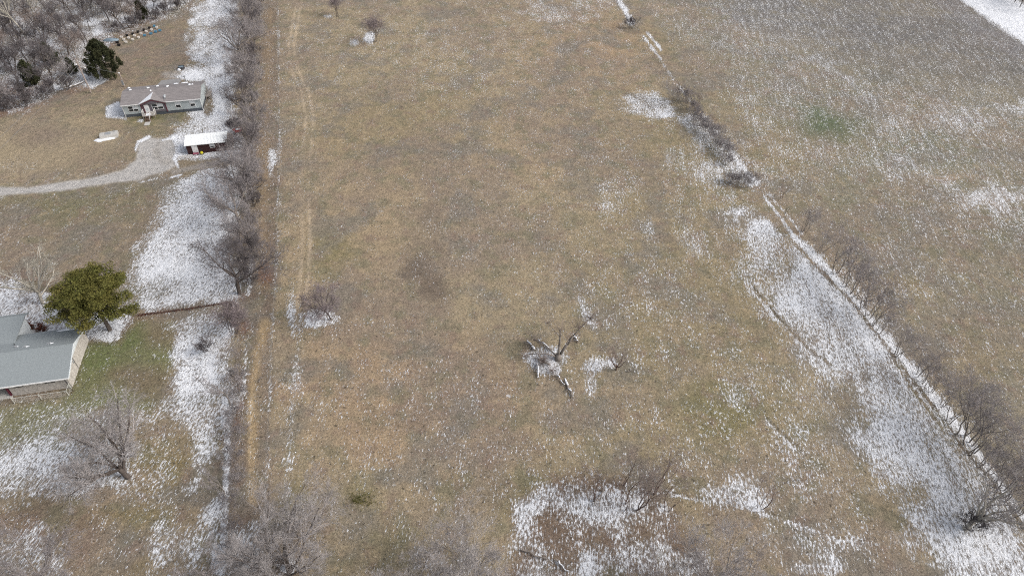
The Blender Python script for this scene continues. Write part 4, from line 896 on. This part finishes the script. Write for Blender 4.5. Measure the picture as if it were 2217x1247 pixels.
# ------------------------------------------------------------------ stone house
def house2():
    F0 = G(157, 838); F1 = G(32, 856); an = math.atan2(F0[1] - F1[1], F0[0] - F1[0])
    t = thing('stone_house', 'pale stone house with grey shingle roof at the left edge', 'house', tuple(F0), an)
    D, ez, rz_, Lw = 9.3, 2.35, 3.75, 22.0; e = .45; ov = .5; cut = -7.55
    MB().prism([(0, -.1), (D, -.1), (D, ez), (0, ez)], cut, 0).build('wall', M['stone'], t)
    MB().box(-Lw, 1.9, -.1, cut - .01, D, ez).build('wall', M['stone'], t)
    MB().prism([(0, ez + .0), (D, ez + .0), (D / 2, rz_)], -.2, .02).build('gable', M['gable_white'], t)
    sl_ = (rz_ - ez) / (D / 2)
    rf = MB().prism([(-e, ez - e * sl_ + .04), (D / 2, rz_ + .04), (D + e, ez - e * sl_ + .04), (D + e, ez - e * sl_ + .18), (D / 2, rz_ + .2), (-e, ez - e * sl_ + .18)], -Lw, ov).build('roof', M['grey_roof'], t)
    MB().box(-Lw, -e - .1, ez - e * sl_ - .02, ov, -e - .004, ez - e * sl_ + .16).build('gutter', M['white_trim'], t)
    rk = MB()
    for s, y0 in ((1, -e), (-1, D + e)): rk.prism([(y0, ez - e * sl_ - .04), (D / 2, rz_ - .04), (D / 2, rz_ + .2), (y0, ez - e * sl_ + .19)], ov + .003, ov + .06)
    rk.build('fascia', M['gable_white'], t)
    MB().bar((-.15, -.12, 0), (-.15, -.4, 2.1), .07).build('downspout', M['dark_metal'], t)
    # shutters / window heads
    for x in (-6.9, -2.9): MB().box(x, -.03, 1.5, x + 1.25, .01, 2.32).build('window', M['glass'], t)
    MB().box(.01, 3.0, 1.6, .06, 3.5, 2.0).build('meter_box', M['grey_metal'], t); MB().bar((.08, 3.4, .2), (.08, 3.4, 2.6), .03).build('conduit', M['dark_metal'], t)
    # porch
    MB().box(-Lw, -.4, -.05, cut - .1, 1.88, .1).build('porch_floor', M['concrete'], t); MB().box(cut - .35, -.1, .1, cut - .12, .15, ez - .1).build('porch_post', M['burgundy'], t)
    MB().box(-10.6, 1.84, .2, -9.6, 1.895, 2.2).build('door', M['wood_brown'], t)
    for (x, y, a_, b_) in ((-2.9, 5.6, .5, .16), (-6.1, 5.6, .5, .16), (-7.4, 6.0, .3, .12), (-.2, 9.2, .9, .3), (-2.2, 9.3, 1.2, .25), (.1, 8.0, .25, .4)):
        z = rz_ + .2 - (y - D / 2) * sl_; MB().blob((x, y, z - .03), (a_, b_, .09), int(-x * 9)).build('snow', M['snow'], rf, True)
        if y < 6.5: MB().box(x - .3, y - .12, z - .05, x + .1, y + .12, z + .14).build('roof_vent', M['grey_metal'], t)
    MB().bar((-7.9, 6.6, 2.9), (-7.9, 6.6, 3.7), .06).build('vent_pipe', M['dark_metal'], t)
    # rear wing at the left, roof falling towards the camera, white gable end
    P0 = [G(58, 684, 3.1), G(41, 729, 2.4)]
    R_ = Matrix.Rotation(-an, 3, 'Z')
    a_ = R_ @ (Vector(P0[0]) - Vector((*F0[:2], 0))); b_ = R_ @ (Vector(P0[1]) - Vector((*F0[:2], 0)))
    x1 = a_.x; yb = D - 1.5; ye = a_.y
    MB().prism([(D - .2, 0 - .1), (ye + .1, -.1), (ye + .1, 2.6), ((D + ye) / 2 + 1, 3.2), (D - .2, 2.4)], -Lw, x1 - .5).build('wing_wall', M['gable_white'], t)
    MB().prism([(D - 2.2, 2.95), (ye - .2, 3.35), (ye + .9, 2.8), (ye + .9, 2.95), (ye - .2, 3.5), (D - 2.2, 3.12)], -Lw, x1).build('wing_roof', M['grey_roof'], t)
    # chain link fence
    c = thing('yard_fence', 'low chain-link fence with pale top rail before the stone house', 'fence', (0, 0, 0))
    ps = [G(32, 873, 0), G(91, 865, 0), G(150, 857, 0), G(155, 841, 0)]; ps = [Vector(q) for q in ps]
    lk = MB(); rl = MB()
    for i in range(3):
        a1, b1 = ps[i], ps[i + 1]; rl.bar(a1 + Vector((0, 0, 1.05)), b1 + Vector((0, 0, 1.05)), .03, n=6)
        n_ = int((b1 - a1).length / .12)
        for k in range(n_):
            f = k / n_; g_ = min(1, (k + 6) / n_); f2 = max(0, (k - 6) / n_); lk.bar(a1.lerp(b1, f), a1.lerp(b1, g_) + Vector((0, 0, 1.0)), .004, n=3); lk.bar(a1.lerp(b1, f), a1.lerp(b1, f2) + Vector((0, 0, 1.0)), .004, n=3)
    for q in ps: MB().bar(q, q + Vector((0, 0, 1.15)), .045, n=8).build('post', M['rail_metal'], c)
    rl.build('top_rail', M['rail_metal'], c); lk.build('chain_link', M['rail_metal'], c)
    hd = thing('yard_hedge', 'reddish low shrub at the back corner of the stone house wing', 'shrub', tuple(G(75, 713))); r_ = random.Random(2)
    v_, f_ = leaf_cards(r_, [((r_.gauss(0, .7), r_.gauss(0, .4), r_.uniform(.1, .7)), .4) for _ in range(16)], 60, .16, .4)
    link(bpy.data.objects.new('foliage', np_mesh('foliage', [(v_, f_)], M['leaf_litter'])), hd); MB().bar((0, 0, 0), (0, 0, .8), .05).build('stem', M['bark_dark'], hd)
house2()

# ------------------------------------------------------------------ wire fences
def fence(name, pts_, step, label, h=1.25, wires=3, leaves=False, r=.045, wr=.008):
    P_ = [Vector(G(*q)) for q in pts_]; t = thing(name, label, 'fence', tuple(P_[0])); O = P_[0].copy(); wm = MB(); rg_ = random.Random(len(label)); pr = None
    proto_m = MB().bar((0, 0, -.2), (0, 0, h), r, r * .8, 6).mesh('post'); proto_m.materials.append(M['post_metal'] if r < .06 else M['pole_wood'])
    for i in range(len(P_) - 1):
        a_, b_ = P_[i], P_[i + 1]; n_ = max(1, int((b_ - a_).length / step))
        for k in range(n_ + (i == len(P_) - 2)):
            q = a_.lerp(b_, k / n_) - O; o = link(bpy.data.objects.new('post', proto_m), t); o.location = q; o.rotation_euler = (rg_.gauss(0, .04), rg_.gauss(0, .04), 0)
            if pr is not None:
                for j in range(wires): z = h * (.35 + .6 * j / max(1, wires - 1)); wm.bar(pr + Vector((0, 0, z)), q + Vector((0, 0, z)), wr, n=3)
            pr = q
    wm.build('wire', M['wire'], t)
    if leaves:
        segs = []
        for i in range(len(P_) - 1):
            a_, b_ = P_[i] - O, P_[i + 1] - O
            for _ in range(int((b_ - a_).length * 60)):
                p = a_.lerp(b_, rg_.random()) + Vector((rg_.gauss(0, .06), rg_.gauss(0, .1), rg_.uniform(0, .38))); d = Vector((rg_.gauss(0, 1), rg_.gauss(0, 1), rg_.gauss(0, 1))).normalized() * .09; segs.append((tuple(p), tuple(p + d), .04, .03))
        lo = link(bpy.data.objects.new('leaves', np_mesh('leaves', [tubes(segs, 3)], M['leaf_litter'])), t); lo['kind'] = 'stuff'
    return t
fence('wire_fence', [(1325,-25),(1371,60),(1500,232),(1700,462),(1810,594),(1900,714),(2060,905),(2160,1040),(2260,1190)], 4.5, 'long wire fence along the snowy boundary on the right')
fence('wire_fence', [(602,-10),(605,300),(602,500),(596,650),(588,800),(578,1060),(570,1260)], 4.5, 'long wire fence between the hedgerow track and the open field')
fence('wire_fence', [(520,650),(508,760),(498,880),(491,1000),(486,1120),(478,1260)], 4.0, 'wire fence along the yard edge left of the sandy track')
fence('wire_fence', [(300,684),(340,679),(400,672),(500,656)], 3.0, 'short fence with red-brown leaves caught along it, right of the pine', h=1.0, leaves=True)
